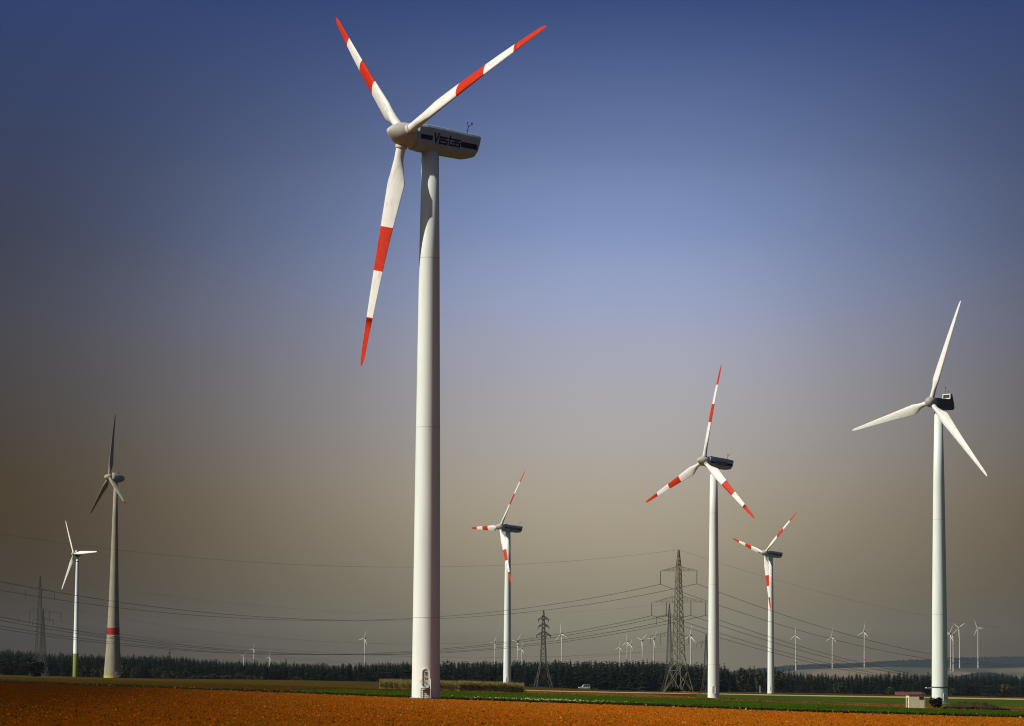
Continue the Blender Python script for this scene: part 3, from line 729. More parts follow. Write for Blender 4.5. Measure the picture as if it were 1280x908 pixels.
# ------------------------------------------------------------------ far hills
HILL_F = mat('distant_forested_ridge', (.016, .028, .030), (.010, .020, .022), .004, .95, (1, 1, 1), .05, 'World')
HILL_P = mat('distant_pale_fields', (.19, .155, .105), (.065, .080, .055), .0035, .95, (1, .4, 1), .05, 'World', lo=.42, hi=.58)
HILLS = []
def hill(name, D, depth, crest, m, rough=0.0, n=220):
    """long swell of land seen as a crest line at distance D"""
    HILLS.append((D, depth, crest)); px = np.linspace(crest[0][0], crest[-1][0], n); vs = np.linspace(-1, 1, 15); V = []
    for x in px:
        y = interp(crest, x); c = at(x, y, D); b = tz(c[0], c[1]) - 8
        for v in vs:
            yy = D + v * depth; h = (1 - v * v) ** 1.2
            zz = b + max(2, (c[2] - b)) * h
            if rough: zz += rough * h * (nrg.random() - .3) * (1 if abs(v) < .2 else .3)
            V.append((c[0] * yy / D, yy, zz))
    I = np.arange(n * 15).reshape(n, 15); Fq = np.c_[I[:-1, :-1].ravel(), I[1:, :-1].ravel(), I[1:, 1:].ravel(), I[:-1, 1:].ravel()]
    o = link(name, raw_mesh(name, np.array(V), Fq, m)); return tag(o, kind='structure')
hill('wooded_hills', 14000, 1100, [(860, 850), (905, 841), (940, 837), (985, 832.5), (1030, 830.5), (1070, 829.5), (1110, 826.5), (1160, 825), (1200, 822.5), (1250, 821.5), (1300, 821), (1400, 824)], HILL_F, 6, 420)
hill('field_hills', 11500, 1300, [(930, 850), (960, 842), (1000, 837.5), (1060, 835), (1110, 834), (1170, 835), (1240, 836), (1300, 834), (1400, 836)], HILL_P)
hill('low_wooded_rise', 9000, 500, [(1150, 852), (1190, 847), (1215, 842.5), (1235, 841), (1260, 846), (1280, 852)], HILL_F, 5, 160)

# ------------------------------------------------------------------ turbines on the horizon
def far_kit():
    R = 35.0
    mb = MB(); prof = [(2.6, -4), (2.6, 0), (2.35, 22), (2.3, 26), (1.7, 70), (1.2, 108.4)]
    mb.lathe(prof, 14, mats=[0, 0, 1, 0, 0]); ringed = mb.mesh('tower_ringed', [FARW, RED])
    mb = MB(); mb.lathe(prof, 14); plain = mb.mesh('tower_plain', [FARW])
    mb = MB(); mb.loft([[(1.2, -1.4, -1.6), (1.2, 1.4, -1.6), (1.2, 1.4, 1.6), (1.2, -1.4, 1.6)], [(3, -1.9, -1.9), (3, 1.9, -1.9), (3, 1.9, 2.0), (3, -1.9, 2.0)], [(9, -1.5, -1.5), (9, 1.5, -1.5), (9, 1.5, 1.9), (9, -1.5, 1.9)]], smooth=False); nac = mb.mesh('far_nacelle', [RTNAC])
    sp = spinner_mesh('far_spinner', [(1.3, -1.3), (1.7, -1.0), (1.6, .5), (1.0, 1.8), (.2, 2.2)], FARW)
    bl = blade_mesh('far_blade', R, 1.5, 1.7, [(.05, 1.7, 1), (.1, 1.8, .8), (.22, 3.6, .3), (.5, 2.4, .2), (.93, 1.0, .14), (1, .7, .12)], [FARW, RED], [], .5, 15, 8, nsec=10)
    return ringed, plain, nac, sp, bl, R
FARW = mat('distant_white_paint', (.60, .57, .50), (.52, .49, .43), .3, .5)
kit = far_kit()
def land_z(x, y):
    z = tz(x, y)
    for D, depth, crest in HILLS:
        v = (y - D) / depth
        if abs(v) < 1:
            px = 640 + FPX * x / y
            if crest[0][0] < px < crest[-1][0]:
                c = at(px, interp(crest, px), D); b = tz(c[0], c[1]) - 8
                z = max(z, b + max(2, (c[2] - b)) * (1 - v * v) ** 1.2)
    return z
def far_turbine(px, hub_py, D, phase, label, ringed=False, scale=1.0, yaw=-55):
    """stands behind the woods or on the far hills: usual rotor size, tower reaching down to the land there"""
    hub = Vector(at(px, hub_py, D)); n = Vector((math.sin(math.radians(yaw)) * .995, -math.cos(math.radians(yaw)) * .995, .07)).normalized()
    nh = Vector((n.x, n.y, 0)).normalized(); ax = hub - nh * 4 * scale; gz = land_z(ax.x, ax.y)
    root = empty('distant_turbine', (ax.x, ax.y, gz), 0, label, 'wind turbine', 'wind turbines on the horizon'); root.scale = (scale,) * 3
    hl = (hub - root.location) / scale
    t = link('tower', kit[0] if ringed else kit[1], root); t.scale.z = (hl.z - 1.6) / 108.4
    a = -nh; side = Vector((0, 0, 1)).cross(a).normalized(); link('nacelle', kit[2], root, basis(a, side, (0, 0, 1), hl))
    s = n.cross(Vector((0, 0, 1))).normalized(); u = s.cross(n)
    add_rotor(root, n, [u * math.cos(math.radians(phase + 120 * k)) - s * math.sin(math.radians(phase + 120 * k)) for k in range(3)], hl, {'spinner': kit[3], 'blade': kit[4]})
FARLIST = [(994, 794.5, 11500, 0, 'distant turbine on the hills, first right of the small red banded turbine', True, .85),
    (1039.5, 796.5, 11500, 5, 'distant turbine midway between small red banded and right hand white turbine', True, .85),
    (1079.5, 790, 11500, 8, 'distant turbine nearest left of the right hand white tower', True, .85),
    (1187, 792.5, 10600, 25, 'distant turbine half hidden by the right hand white tower', True, .85),
    (1190.5, 793.5, 11000, 50, 'distant turbine just behind the half hidden one at the right tower', True, .85),
    (1198.5, 785, 11500, 60, 'distant turbine second right of the white tower above the hills', True, .85),
    (1221.5, 785.5, 11500, -30, 'rightmost distant turbine on the blue hills', True, .85),
    (455, 798, 10200, 20, 'lone distant turbine above the forest left of the nearest turbine', False, .72),
    (701, 792.5, 8600, -10, 'distant turbine right of the three tiered pylon', False, .78),
    (646, 802, 10200, 40, 'distant turbine close right of the maize patch turbine', False, .78),
    (651.5, 811, 11900, 15, 'smaller distant turbine beside the maize patch turbine', False, .72),
    (617.5, 803, 11500, 30, 'faint distant turbine left of the maize patch turbine', False, .72),
    (774, 809, 12300, 10, 'faint leftmost of five turbines above the forest before the big pylon', False, .72),
    (783, 802.5, 10700, 0, 'second of five turbines above the forest before the big pylon', False, .78),
    (788, 806, 12300, 20, 'third of five turbines above the forest before the big pylon', False, .72),
    (802, 800.5, 10200, 52, 'fourth of five turbines above the forest, blades spread in a V', False, .78),
    (816.5, 799, 9800, 35, 'fifth of five turbines, close to the big pylon', False, .78),
    (862.5, 795, 8600, 8, 'distant turbine between the big pylon and the red banded turbine', False, .78),
    (316.5, 811, 12700, 20, 'faint turbine far behind the forest at left', False, .65),
    (304, 820.5, 13000, 45, 'barely visible turbine top over the left forest', False, .65),
    (336.5, 821.5, 13000, 15, 'barely visible turbine top right of the faint left one', False, .65)]
for px, py, D, ph, lb, rg, s in FARLIST:
    far_turbine(px, py, D, ph, lb, rg, s, -50 - (px % 7))

# ------------------------------------------------------------------ pylons and overhead lines
def lattice(mb, levels, w=.12, wb=.07):
    """levels: (z, half width) ; four legs are separate, here only the bracing"""
    for (z0, a), (z1, b) in zip(levels, levels[1:]):
        c0 = [(-a, -a), (a, -a), (a, a), (-a, a)]; c1 = [(-b, -b), (b, -b), (b, b), (-b, b)]
        for k in range(4):
            k2 = (k + 1) % 4
            mb.bar((*c0[k], z0), (*c1[k2], z1), wb); mb.bar((*c0[k2], z0), (*c1[k], z1), wb)
            mb.bar((*c1[k], z1), (*c1[k2], z1), wb)
def pylon_kit(H, wbase, wwaist, zwaist, arms, ins_len, m, leg=.20, br=.10, wtop=.35):
    """arms: (height, half length, attach offsets)"""
    def hw(z): return float(np.interp(z, [0, zwaist, arms[-1][0] + 1.5, H], [wbase / 2, wwaist / 2, wtop, .12]))
    parts = []
    zs = [0]; 
    while zs[-1] < H - 1.2:
        zs.append(min(H, zs[-1] + max(1.5, 2.05 * hw(zs[-1]))))
    zs[-1] = H
    lv = [(z, hw(z)) for z in zs]
    for sx in (-1, 1):
        for sy in (-1, 1):
            g = MB()
            for (z0, a), (z1, b) in zip(lv, lv[1:]): g.bar((sx * a, sy * a, z0), (sx * b, sy * b, z1), leg)
            g.box((sx * wbase / 2, sy * wbase / 2, -.2), (.7, .7, .9)); parts.append(('leg', g.mesh('pylon_leg', [m])))
    g = MB(); lattice(g, lv, leg, br); parts.append(('bracing', g.mesh('pylon_bracing', [m])))
    att = []
    for z, L, offs in arms:
        for s in (-1, 1):
            g = MB(); w0 = hw(z); rise = max(1.4, L * .2); n = max(3, int(L / 2)); tip = (s * L, 0, z)
            for sy in (-1, 1):
                g.bar((s * w0, sy * w0, z), tip, br * 1.3); g.bar((s * hw(z + rise), sy * hw(z + rise), z + rise), tip, br * 1.3)
                for k in range(1, n):
                    t0 = (k - 1) / n; t1 = k / n
                    lo = lambda t: (s * (w0 + (L - w0) * t), sy * w0 * (1 - t), z); hi = lambda t: (s * (hw(z + rise) + (L - hw(z + rise)) * t), sy * hw(z + rise) * (1 - t), z + rise * (1 - t))
                    g.bar(lo(t1), hi(t0), br * .8); g.bar(lo(t1), hi(t1), br * .8)
            for k in range(1, n):
                t = k / n; x = s * (w0 + (L - w0) * t); g.bar((x, -w0 * (1 - t), z), (x, w0 * (1 - t), z), br * .8)
            parts.append(('crossarm', g.mesh('crossarm', [m])))
            for o in offs:
                g = MB(); prof = []; nn = 9
                for k in range(nn): prof += [(.09, -ins_len + k * ins_len / nn), (.17, -ins_len + (k + .3) * ins_len / nn), (.09, -ins_len + (k + .7) * ins_len / nn)]
                prof.append((.07, 0)); g.lathe(prof, 8)
                g.v = [(x + s * o, y, zz + z - .05) for x, y, zz in g.v]
                parts.append(('insulator', g.mesh('insulator', [INSUL]))); att.append((s * o, 0, z - ins_len - .08))
    att.append((0, 0, H))
    return parts, att
bigkit = pylon_kit(50, 7.6, 3.3, 11.5, [(31.6, 11.8, (5.2, 11.4)), (42.6, 8.0, (7.7,))], 4.5, STEEL, .24, .12, .62)
bigkit_d = pylon_kit(50, 7.2, 3.0, 11.5, [(31.6, 11.8, (5.2, 11.4)), (42.6, 8.0, (7.7,))], 4.5, STEEL_D, .17, .085, .5)
midkit = pylon_kit(30, 4.6, 2.4, 8, [(25.2, 5.2, (2.4, 5.0))], 2.2, STEEL_D, .16, .09, .3)
tierkit = pylon_kit(30, 6.4, 2.2, 10, [(20.6, 2.9, (2.7,)), (23.8, 2.3, (2.1,)), (26.6, 2.2, (2.0,))], .9, STEEL_D, .18, .10, .3)
def pylon(px, D, kit_, rz, label, z=None):
    b = foot(px, D); root = empty('lattice_pylon', b, rz, label, 'pylon', 'steel pylons of the overhead lines')
    for n, me in kit_[0]: link(n, me, root)
    ca, sa = math.cos(rz), math.sin(rz)
    return [(b[0] + x * ca - y * sa, b[1] + x * sa + y * ca, b[2] + z_) for x, y, z_ in kit_[1]]
pyP1 = pylon(848, 1229, bigkit, math.radians(-37), 'biggest lattice pylon left of the red banded turbine with upright blade')
pyP0 = pylon(-250, 1000, bigkit, math.radians(-20), 'lattice pylon standing left of the view, carrying the line in')
pyP2 = pylon(1460, 2350, bigkit, math.radians(-15), 'lattice pylon standing right of the view, carrying the line away')
pyL1 = pylon(48, 1760, bigkit_d, math.radians(-12), 'tall lattice pylon left of the slim white turbine')
pyB = pylon(836.5, 2010, bigkit_d, math.radians(-20), 'lattice pylon seen close behind the biggest one')
pyL2 = pylon(52.5, 1560, midkit, math.radians(-15), 'small single arm pylon overlapping the tall one at far left')
pyC = pylon(882.5, 1830, midkit, math.radians(-20), 'small single arm pylon half hidden by a turbine tower')
pylon(679, 1347, tierkit, math.radians(10), 'slender pylon with three short arms right of the maize patch')
def wires(A, B, idx, sag, r, label, group, twin=0.0, sag_top=None):
    for i in idx:
        a = np.array(A[i]); b = np.array(B[i]); s = sag if i != len(A) - 1 else (sag_top or sag * .8)
        d = (b - a)[:2]; d = d / np.linalg.norm(d); pn = np.array([-d[1], d[0], 0])
        mb = MB()
        for k in ((-1, 1) if twin and i != len(A) - 1 else (0,)):
            pts = []
            for t in np.linspace(0, 1, 41):
                p = a * (1 - t) + b * t + pn * k * twin / 2; p = p - np.array([0, 0, 4 * s * t * (1 - t)]); pts.append(tuple(p))
            mb.tube(pts, r if i != len(A) - 1 else r * .7, 4)
        tag(link('overhead_wire', mb.mesh('overhead_wire', [WIRE])), label if i != len(A) - 1 else 'thin earth wire ' + label.split(' ', 2)[2] , 'wire', group)
wires(pyP0, pyP1, range(7), 17.5, .038, 'sagging conductor crossing the sky left of the biggest pylon', 'wires left of the biggest pylon', .45, 12)
wires(pyP1, pyP2, range(7), 21, .036, 'sagging conductor falling away right of the biggest pylon', 'wires right of the biggest pylon', .45, 14)
wires(pyL1, pyB, [0, 3, 4, 6], 16, .032, 'thin conductor low over the left forest', 'wires low over the left forest', 0, 12)
wires(pyL2, pyC, [0, 3], 9, .025, 'faint lowest conductor just above the forest', 'lowest faint wires', 0)

# ------------------------------------------------------------------ trees
def leafy(name, blobs, nleaf, size, tints, seed, flat=.0):
    g = np.random.default_rng(seed); V = []; T = []; n = nleaf
    bl = np.array([b[:3] for b in blobs]); br = np.array([b[3:] for b in blobs]); w = br.prod(1) ** .66; w = w / w.sum()
    k = g.choice(len(blobs), n, p=w); u = g.normal(size=(n, 3)); u /= np.linalg.norm(u, axis=1)[:, None]; rr = g.uniform(.55, 1.05, n) ** .6
    c = bl[k] + u * rr[:, None] * br[k]
    s = g.uniform(.6, 1.3, n) * size
    q = g.normal(size=(n, 2, 3)); q[:, 0] += u * .2; q /= np.linalg.norm(q, axis=2)[..., None]
    V = np.stack([c - q[:, 0] * s[:, None], c + q[:, 1] * s[:, None] * .8, c + q[:, 0] * s[:, None], c - q[:, 1] * s[:, None] * .8], 1).reshape(-1, 3)
    Fq = np.arange(n * 4).reshape(n, 4); tt = np.array(tints)[g.integers(0, len(tints), n)] * g.uniform(.75, 1.25, (n, 1))
    return V, Fq, tt
LEAF = mat_attr('leaf_tints', .7)
def spruce_parts(seed, h=17.0, w=3.0, dens=1.0):
    g = np.random.default_rng(seed); V = []; Fq = []; T = []
    nl = int(20 * dens); dark = (.011, .020, .013)
    for i in range(nl):
        t = (i + .3) / nl; z = h * (.06 + .93 * t); r = w * (1 - t) ** .85 * g.uniform(.8, 1.15) + .30; nb = int(7 + 3 * (1 - t))
        a0 = g.uniform(0, 6.3)
        for k in range(nb):
            a = a0 + 2 * math.pi * k / nb + g.normal(0, .18); rr = r * g.uniform(.65, 1.2); dr = rr * g.uniform(.18, .42); wd = .5 * rr * g.uniform(.6, 1.0) + .15
            ca, sa = math.cos(a), math.sin(a); b = len(V)
            V += [(0, 0, z + .35), (ca * rr * .55 - sa * wd, sa * rr * .55 + ca * wd, z - dr * .55), (ca * rr, sa * rr, z - dr), (ca * rr * .55 + sa * wd, sa * rr * .55 - ca * wd, z - dr * .6)]
            Fq.append((b, b + 1, b + 2, b + 3)); T.append(np.array(dark) * g.uniform(.6, 1.5) * np.array([g.uniform(.8, 1.3), 1, g.uniform(.8, 1.3)]))
    mb = MB(); mb.tube([(0, 0, -.5), (0, 0, h * .5), (0, 0, h * .98)], [.26, .16, .03], 6)
    return (np.array(V), np.array(Fq), np.array(T)), mb
SPR = []; 
for sd in range(6):
    dat, tb = spruce_parts(sd + 1, 17.0 + (sd % 3), 3.3 + .35 * (sd % 4))
    SPR.append((raw_mesh('spruce_crown', *dat[:2], LEAF, dat[2]), tb.mesh('spruce_trunk', [BARK]), dat))
LEFT_T = [(-60, 806), (0, 812), (40, 816), (110, 820), (180, 820), (220, 822), (270, 826), (340, 829), (420, 831), (500, 829), (560, 828), (640, 827.5), (760, 827), (830, 828), (880, 831), (905, 834), (915, 840), (921, 852)]
FOOT_PY = [(-60, 843), (0, 845), (250, 851), (470, 858), (700, 862.5), (900, 865.5), (930, 866.2)]
RIGHT_T = [(900, 842), (918, 838), (935, 836), (965, 835.5), (985, 838), (1010, 843), (1060, 844), (1120, 842), (1180, 844), (1240, 843), (1300, 845), (1400, 846)]
n_ind = 0
back = []
def forest_row(x0, x1, step, D, tops, jitter, individual, labelf, group, seed, dz=0):
    global n_ind
    g = np.random.default_rng(seed); px = x0
    while px < x1:
        d = D * (1 + g.normal(0, jitter)); b = foot(px, d); py = interp(tops, px) + g.normal(0, 1.5) - (2.6 if g.random() < .08 else 0) + dz
        h = (proj(b)[1] - py) / FPX * d
        v = int(g.integers(0, 6)); s = max(.35, h / (17.0 + v % 3)); sw = max(1.0, min(1.45, 1.2 * s ** .5)) * g.uniform(.85, 1.3); rz = g.uniform(0, 6.28)
        if individual:
            r = empty('spruce_tree', b, rz, labelf(px), 'tree', group(px)); r.scale = (sw, sw, s)
            link('crown', SPR[v][0], r); link('trunk', SPR[v][1], r); n_ind += 1
        else:
            back.append((v, b, rz, sw, s))
        px += step * g.uniform(.6, 1.4)
def lab1(px):
    return ('dark spruce of the forest edge left of the concrete turbine tower' if px < 140 else 'dark spruce of the forest edge between concrete turbine and nearest turbine' if px < 535 else
            'dark spruce of the dense forest edge between nearest turbine and biggest pylon' if px < 848 else 'dark spruce at the forest end around the small half hidden pylon' if px < 925 else
            'dark spruce of the farther wood between small red banded and right white turbine' if px < 1173 else 'dark spruce of the farther wood right of the white turbine')
def grp1(px): return 'spruces ' + lab1(px)[12:]
forest_row(-30, 916, 5.6, 2200, LEFT_T, .012, True, lab1, grp1, 11, 1.2)
forest_row(925, 1310, 6.2, 2680, RIGHT_T, .014, True, lab1, grp1, 12, 1.0)
for k, (dd, st) in enumerate(((2240, 4.6), (2290, 4.6), (2350, 4.4), (2420, 4.4), (2520, 5), (2640, 6))):
    forest_row(-60, 918, st, dd, LEFT_T, .01, False, None, None, 30 + k, .3)
for k, (dd, st) in enumerate(((2730, 5), (2790, 5), (2870, 5), (2960, 5.5))):
    forest_row(918, 1400, st, dd, RIGHT_T, .01, False, None, None, 50 + k, .2)
def join_back():
    VV = []; FF = []; TT = []; o = 0
    for v, b, rz, sw, s in back:
        V, Fq, T = SPR[v][2]; c, q = math.cos(rz), math.sin(rz)
        P = np.c_[(V[:, 0] * c - V[:, 1] * q) * sw + b[0], (V[:, 0] * q + V[:, 1] * c) * sw + b[1], V[:, 2] * s + b[2]]
        VV.append(P); FF.append(Fq + o); TT.append(T * nrg.uniform(.85, 1.12)); o += len(V)
    return link('forest', raw_mesh('forest', np.concatenate(VV), np.concatenate(FF), LEAF, np.concatenate(TT)))
tag(join_back(), 'dark spruce forest stretching behind its front row of trees', 'forest', kind='stuff')

# leafy bushes
def bush_mesh(name, seed, blobs, nleaf, size, tints):
    V, Fq, T = leafy(name, blobs, nleaf, size, tints, seed); return raw_mesh(name, V, Fq, LEAF, T)
OLIVE = [(.050, .054, .022), (.038, .044, .018), (.062, .060, .028), (.030, .036, .016)]
DARKB = [(.014, .017, .008), (.010, .013, .007), (.020, .022, .010)]
RUSSET = [(.09, .06, .03), (.075, .065, .03), (.06, .05, .025)]
GREENB = [(.036, .056, .022), (.028, .044, .018), (.045, .062, .025)]
def rblobs(seed, w, h, n=7):
    g = np.random.default_rng(seed)
    return [(g.uniform(-.6, .6) * w, g.uniform(-.5, .5) * w, h * g.uniform(.3, .72), w * g.uniform(.32, .55), w * g.uniform(.32, .55), h * g.uniform(.2, .34)) for _ in range(n)]
BUSHES = {k: [bush_mesh('bush_foliage', 100 + j + 10 * i, rblobs(j + 40 * i, 3.2, 6.0), 420, .55, t) for j in range(3)] for i, (k, t) in enumerate((('olive', OLIVE), ('dark', DARKB), ('russet', RUSSET), ('green', GREENB)))}
mb = MB(); mb.tube([(0, 0, -.3), (.1, 0, 1.6), (.2, .1, 3.6)], [.2, .14, .04], 6); mb.tube([(.05, 0, .6), (-.7, .4, 3.0)], [.1, .03], 5); mb.tube([(.05, 0, .8), (.9, -.4, 3.2)], [.1, .03], 5); BSTEM = mb.mesh('bush_stem', [BARK])
def bush(px, D, kind, h, w, label, group=None, j=0):
    b = foot(px, D); r = empty('leafy_bush', b, px * 1.7, label, 'bush', group); r.scale = (w / 6.0, w / 6.0, h / 6.0)
    link('foliage', BUSHES[kind][j % 3], r); link('stem', BSTEM, r)
g = np.random.default_rng(5)
for k, px in enumerate(list(np.linspace(104, 128, 3)) + list(np.linspace(158, 330, 19)) + [372, 300]):
    bush(px + g.normal(0, 2), 2150 + g.normal(0, 10), 'olive', 7.0 * g.uniform(.7, 1.25) * (1 if px < 240 else .62), 6.5 * g.uniform(.8, 1.3),
         'olive leafy bush along the forest foot ' + ('left of the concrete turbine' if px < 140 else 'right of the concrete turbine'), 'olive bushes ' + ('left' if px < 140 else 'right') + ' of the concrete turbine', k)
bush(42, 1540, 'dark', 8.0, 11.5, 'big dark bush at the foot of the tall left pylon')
bush(9, 1800, 'dark', 5.2, 12, 'low dark bush at the far left edge')
bush(1050, 2580, 'green', 9, 10, 'round green tree before the farther wood')
bush(1258, 2560, 'russet', 11, 10, 'russet tree before the farther wood at right')
bush(1190, 2560, 'olive', 5.5, 7, 'pale olive bush right behind the white turbine')
bush(1112, 1750, 'green', 4.2, 6, 'small green bush left of the barn roof')
bush(1168, 640, 'dark', 2.3, 2.7, 'dark bush between the transformer hut and white turbine foot', None, 1)
bush(845, 1215, 'dark', 2.1, 5.5, 'dark shrub under the biggest pylon', None, 2)
bush(860, 1212, 'dark', 1.5, 6.0, 'low dark brush pile right of the biggest pylon foot', None, 0)
for k, px in enumerate((927, 938, 950, 962, 974)):
    bush(px, 2600 + 9 * k, 'green' if k % 2 else 'olive', 17.5, 10, 'tall leafy tree at the wood gap left of the small red banded turbine', 'leafy trees at the wood gap', k)

# heaps of earth
def heap(px, D, w, dpt, h, label, m, seed):
    b = foot(px, D); g = np.random.default_rng(seed); n = 26; V = []
    for j in range(9):
        for i in range(n):
            u = i / (n - 1) * 2 - 1; v = j / 8 * 2 - 1; e = max(0, (1 - u * u)) ** .7 * max(0, 1 - v * v)
            x = b[0] + u * w / 2; y = b[1] + v * dpt / 2; V.append((x, y, tz(x, y) - .1 + e * h * g.uniform(.6, 1.15)))
    I = np.arange(9 * n).reshape(9, n); Fq = np.c_[I[:-1, :-1].ravel(), I[:-1, 1:].ravel(), I[1:, 1:].ravel(), I[1:, :-1].ravel()]
    tag(link('earth_mound', raw_mesh('earth_mound', np.array(V), Fq, m)), label, 'mound')
WEEDY = mat('weedy_brown_earth', (.055, .042, .016), (.028, .030, .010), 1.6, .95, (1, 1, 1), .05, 'World')
heap(1216, 655, 11.5, 5, 1.7, 'weedy brown earth mound right of the transformer hut', WEEDY, 1)
heap(858, 1180, 12, 4, .9, 'low rust brown earth heap before the biggest pylon', EARTH, 2)
def rough_brush(px0, px1, D, n, h, label, tints):
    V = []; Fq = []; T = []
    for i in range(n):
        p = foot(nrg.uniform(px0, px1), D + nrg.normal(0, 2.0)); hh = nrg.uniform(.3, 1) * h * (1 - .6 * abs((proj(p)[0] - (px0 + px1) / 2) / (px1 - px0) * 2)); a = nrg.uniform(0, 3.2); w = .18; b = len(V)
        V += [(p[0] - w * math.cos(a), p[1] - w * math.sin(a), p[2]), (p[0] + w * math.cos(a), p[1] + w * math.sin(a), p[2]), (p[0] + nrg.normal(0, .2), p[1], p[2] + hh + .9 * h)]
        Fq.append((b, b + 1, b + 2)); T.append(tints[int(nrg.integers(0, len(tints)))])
    tag(link('tall_weeds', raw_mesh('tall_weeds', np.array(V), np.array(Fq), LEAF, np.array(T))), label, 'weeds', kind='stuff')
rough_brush(1178, 1262, 650, 500, .35, 'tall dark weeds growing over the earth mound', DARKB + [(.06, .045, .02)])

# maize patch
def maize():
    A = ground_at(476, 862); V = []; Fq = []; T = []
    zones = [(474, 628, 700, 900, 5200), (572, 655, 640, 700, 3600)]
    for x0, x1, d0, d1, n in zones:
        for _ in range(n):
            D = d0 + (d1 - d0) * nrg.random() ** 2.2; px = nrg.uniform(x0, x1); b = foot(px, D); h = nrg.uniform(1.1, 1.95); a0 = nrg.uniform(0, 6.3)
            for k in range(5):
                a = a0 + k * 2.5; z = h * (.25 + .15 * k); L = nrg.uniform(.35, .6); w = .07; ca, sa = math.cos(a), math.sin(a); i = len(V)
                V += [(b[0] - sa * w, b[1] + ca * w, b[2] + z), (b[0] + sa * w, b[1] - ca * w, b[2] + z), (b[0] + ca * L, b[1] + sa * L, b[2] + z + nrg.uniform(-.1, .3))]
                Fq.append((i, i + 1, i + 2)); T.append(((.10, .115, .018), (.15, .14, .03), (.07, .09, .014))[int(nrg.integers(0, 3))])
            i = len(V); V += [(b[0] - .05, b[1], b[2]), (b[0] + .05, b[1], b[2]), (b[0], b[1], b[2] + h + .25)]; Fq.append((i, i + 1, i + 2)); T.append((.34, .25, .09))
    return link('maize_patch', raw_mesh('maize_patch', np.array(V), np.array(Fq), LEAF, np.array(T)))
tag(maize(), 'patch of ripening maize behind the nearest turbine', 'maize', kind='stuff')

# ------------------------------------------------------------------ hut, barn, vehicles, posts
def hut():
    b = ground_at(1144.5, 885.6); b[2] = tz(b[0], b[1]); s = np.linalg.norm(b[:2]) / FPX; w = 21 * s * .97; h = 16.0 * s; d = 3.2
    r = empty('transformer_hut', b, math.radians(3), 'small cream transformer hut beside the white turbine foot', 'hut')
    PL = mat('cream_render', (.74, .69, .47), (.64, .59, .40), 2.0, .9)
    mb = MB(); mb.box((0, 0, h / 2 - .1), (w, d, h + .2)); link('wall', mb.mesh('wall', [PL]), r)
    mb = MB(); mb.box((0, 0, h + .09), (w + .22, d + .22, .18)); link('roof', mb.mesh('roof', [mat('dark_roof_slab', (.07, .055, .045), (.10, .08, .06), 2, .9)]), r)
    mb = MB(); mb.box((w * .26, -d / 2 - .02, h * .80), (w * .27, .06, h * .22)); v = link('vent', mb.mesh('vent', [mat('blue_grey_louvre', (.10, .12, .13), (.08, .09, .10), 3, .5)]), r)
    mb = MB()
    for k in range(4): mb.box((w * .26, -d / 2 - .06, h * (.72 + .05 * k)), (w * .25, .04, .04))
    link('louvre', mb.mesh('louvre', [DARK]), v)
    mb = MB(); mb.box((-w / 2 - .02, .1, h * .42), (.06, 1.1, h * .80)); do = link('door', mb.mesh('door', [mat('dark_green_door', (.07, .08, .06), (.05, .06, .045), 3, .6)]), r)
    mb = MB(); mb.box((-w / 2 - .08, -.3, h * .42), (.06, .05, .22)); link('handle', mb.mesh('handle', [STEEL]), do)
    mb = MB(); mb.box((w / 2 - .12, -d / 2 - .015, h / 2), (.2, .05, h)); link('corner_strip', mb.mesh('corner_strip', [mat('tan_render', (.42, .36, .22), (.36, .30, .18), 2, .9)]), r)
hut()
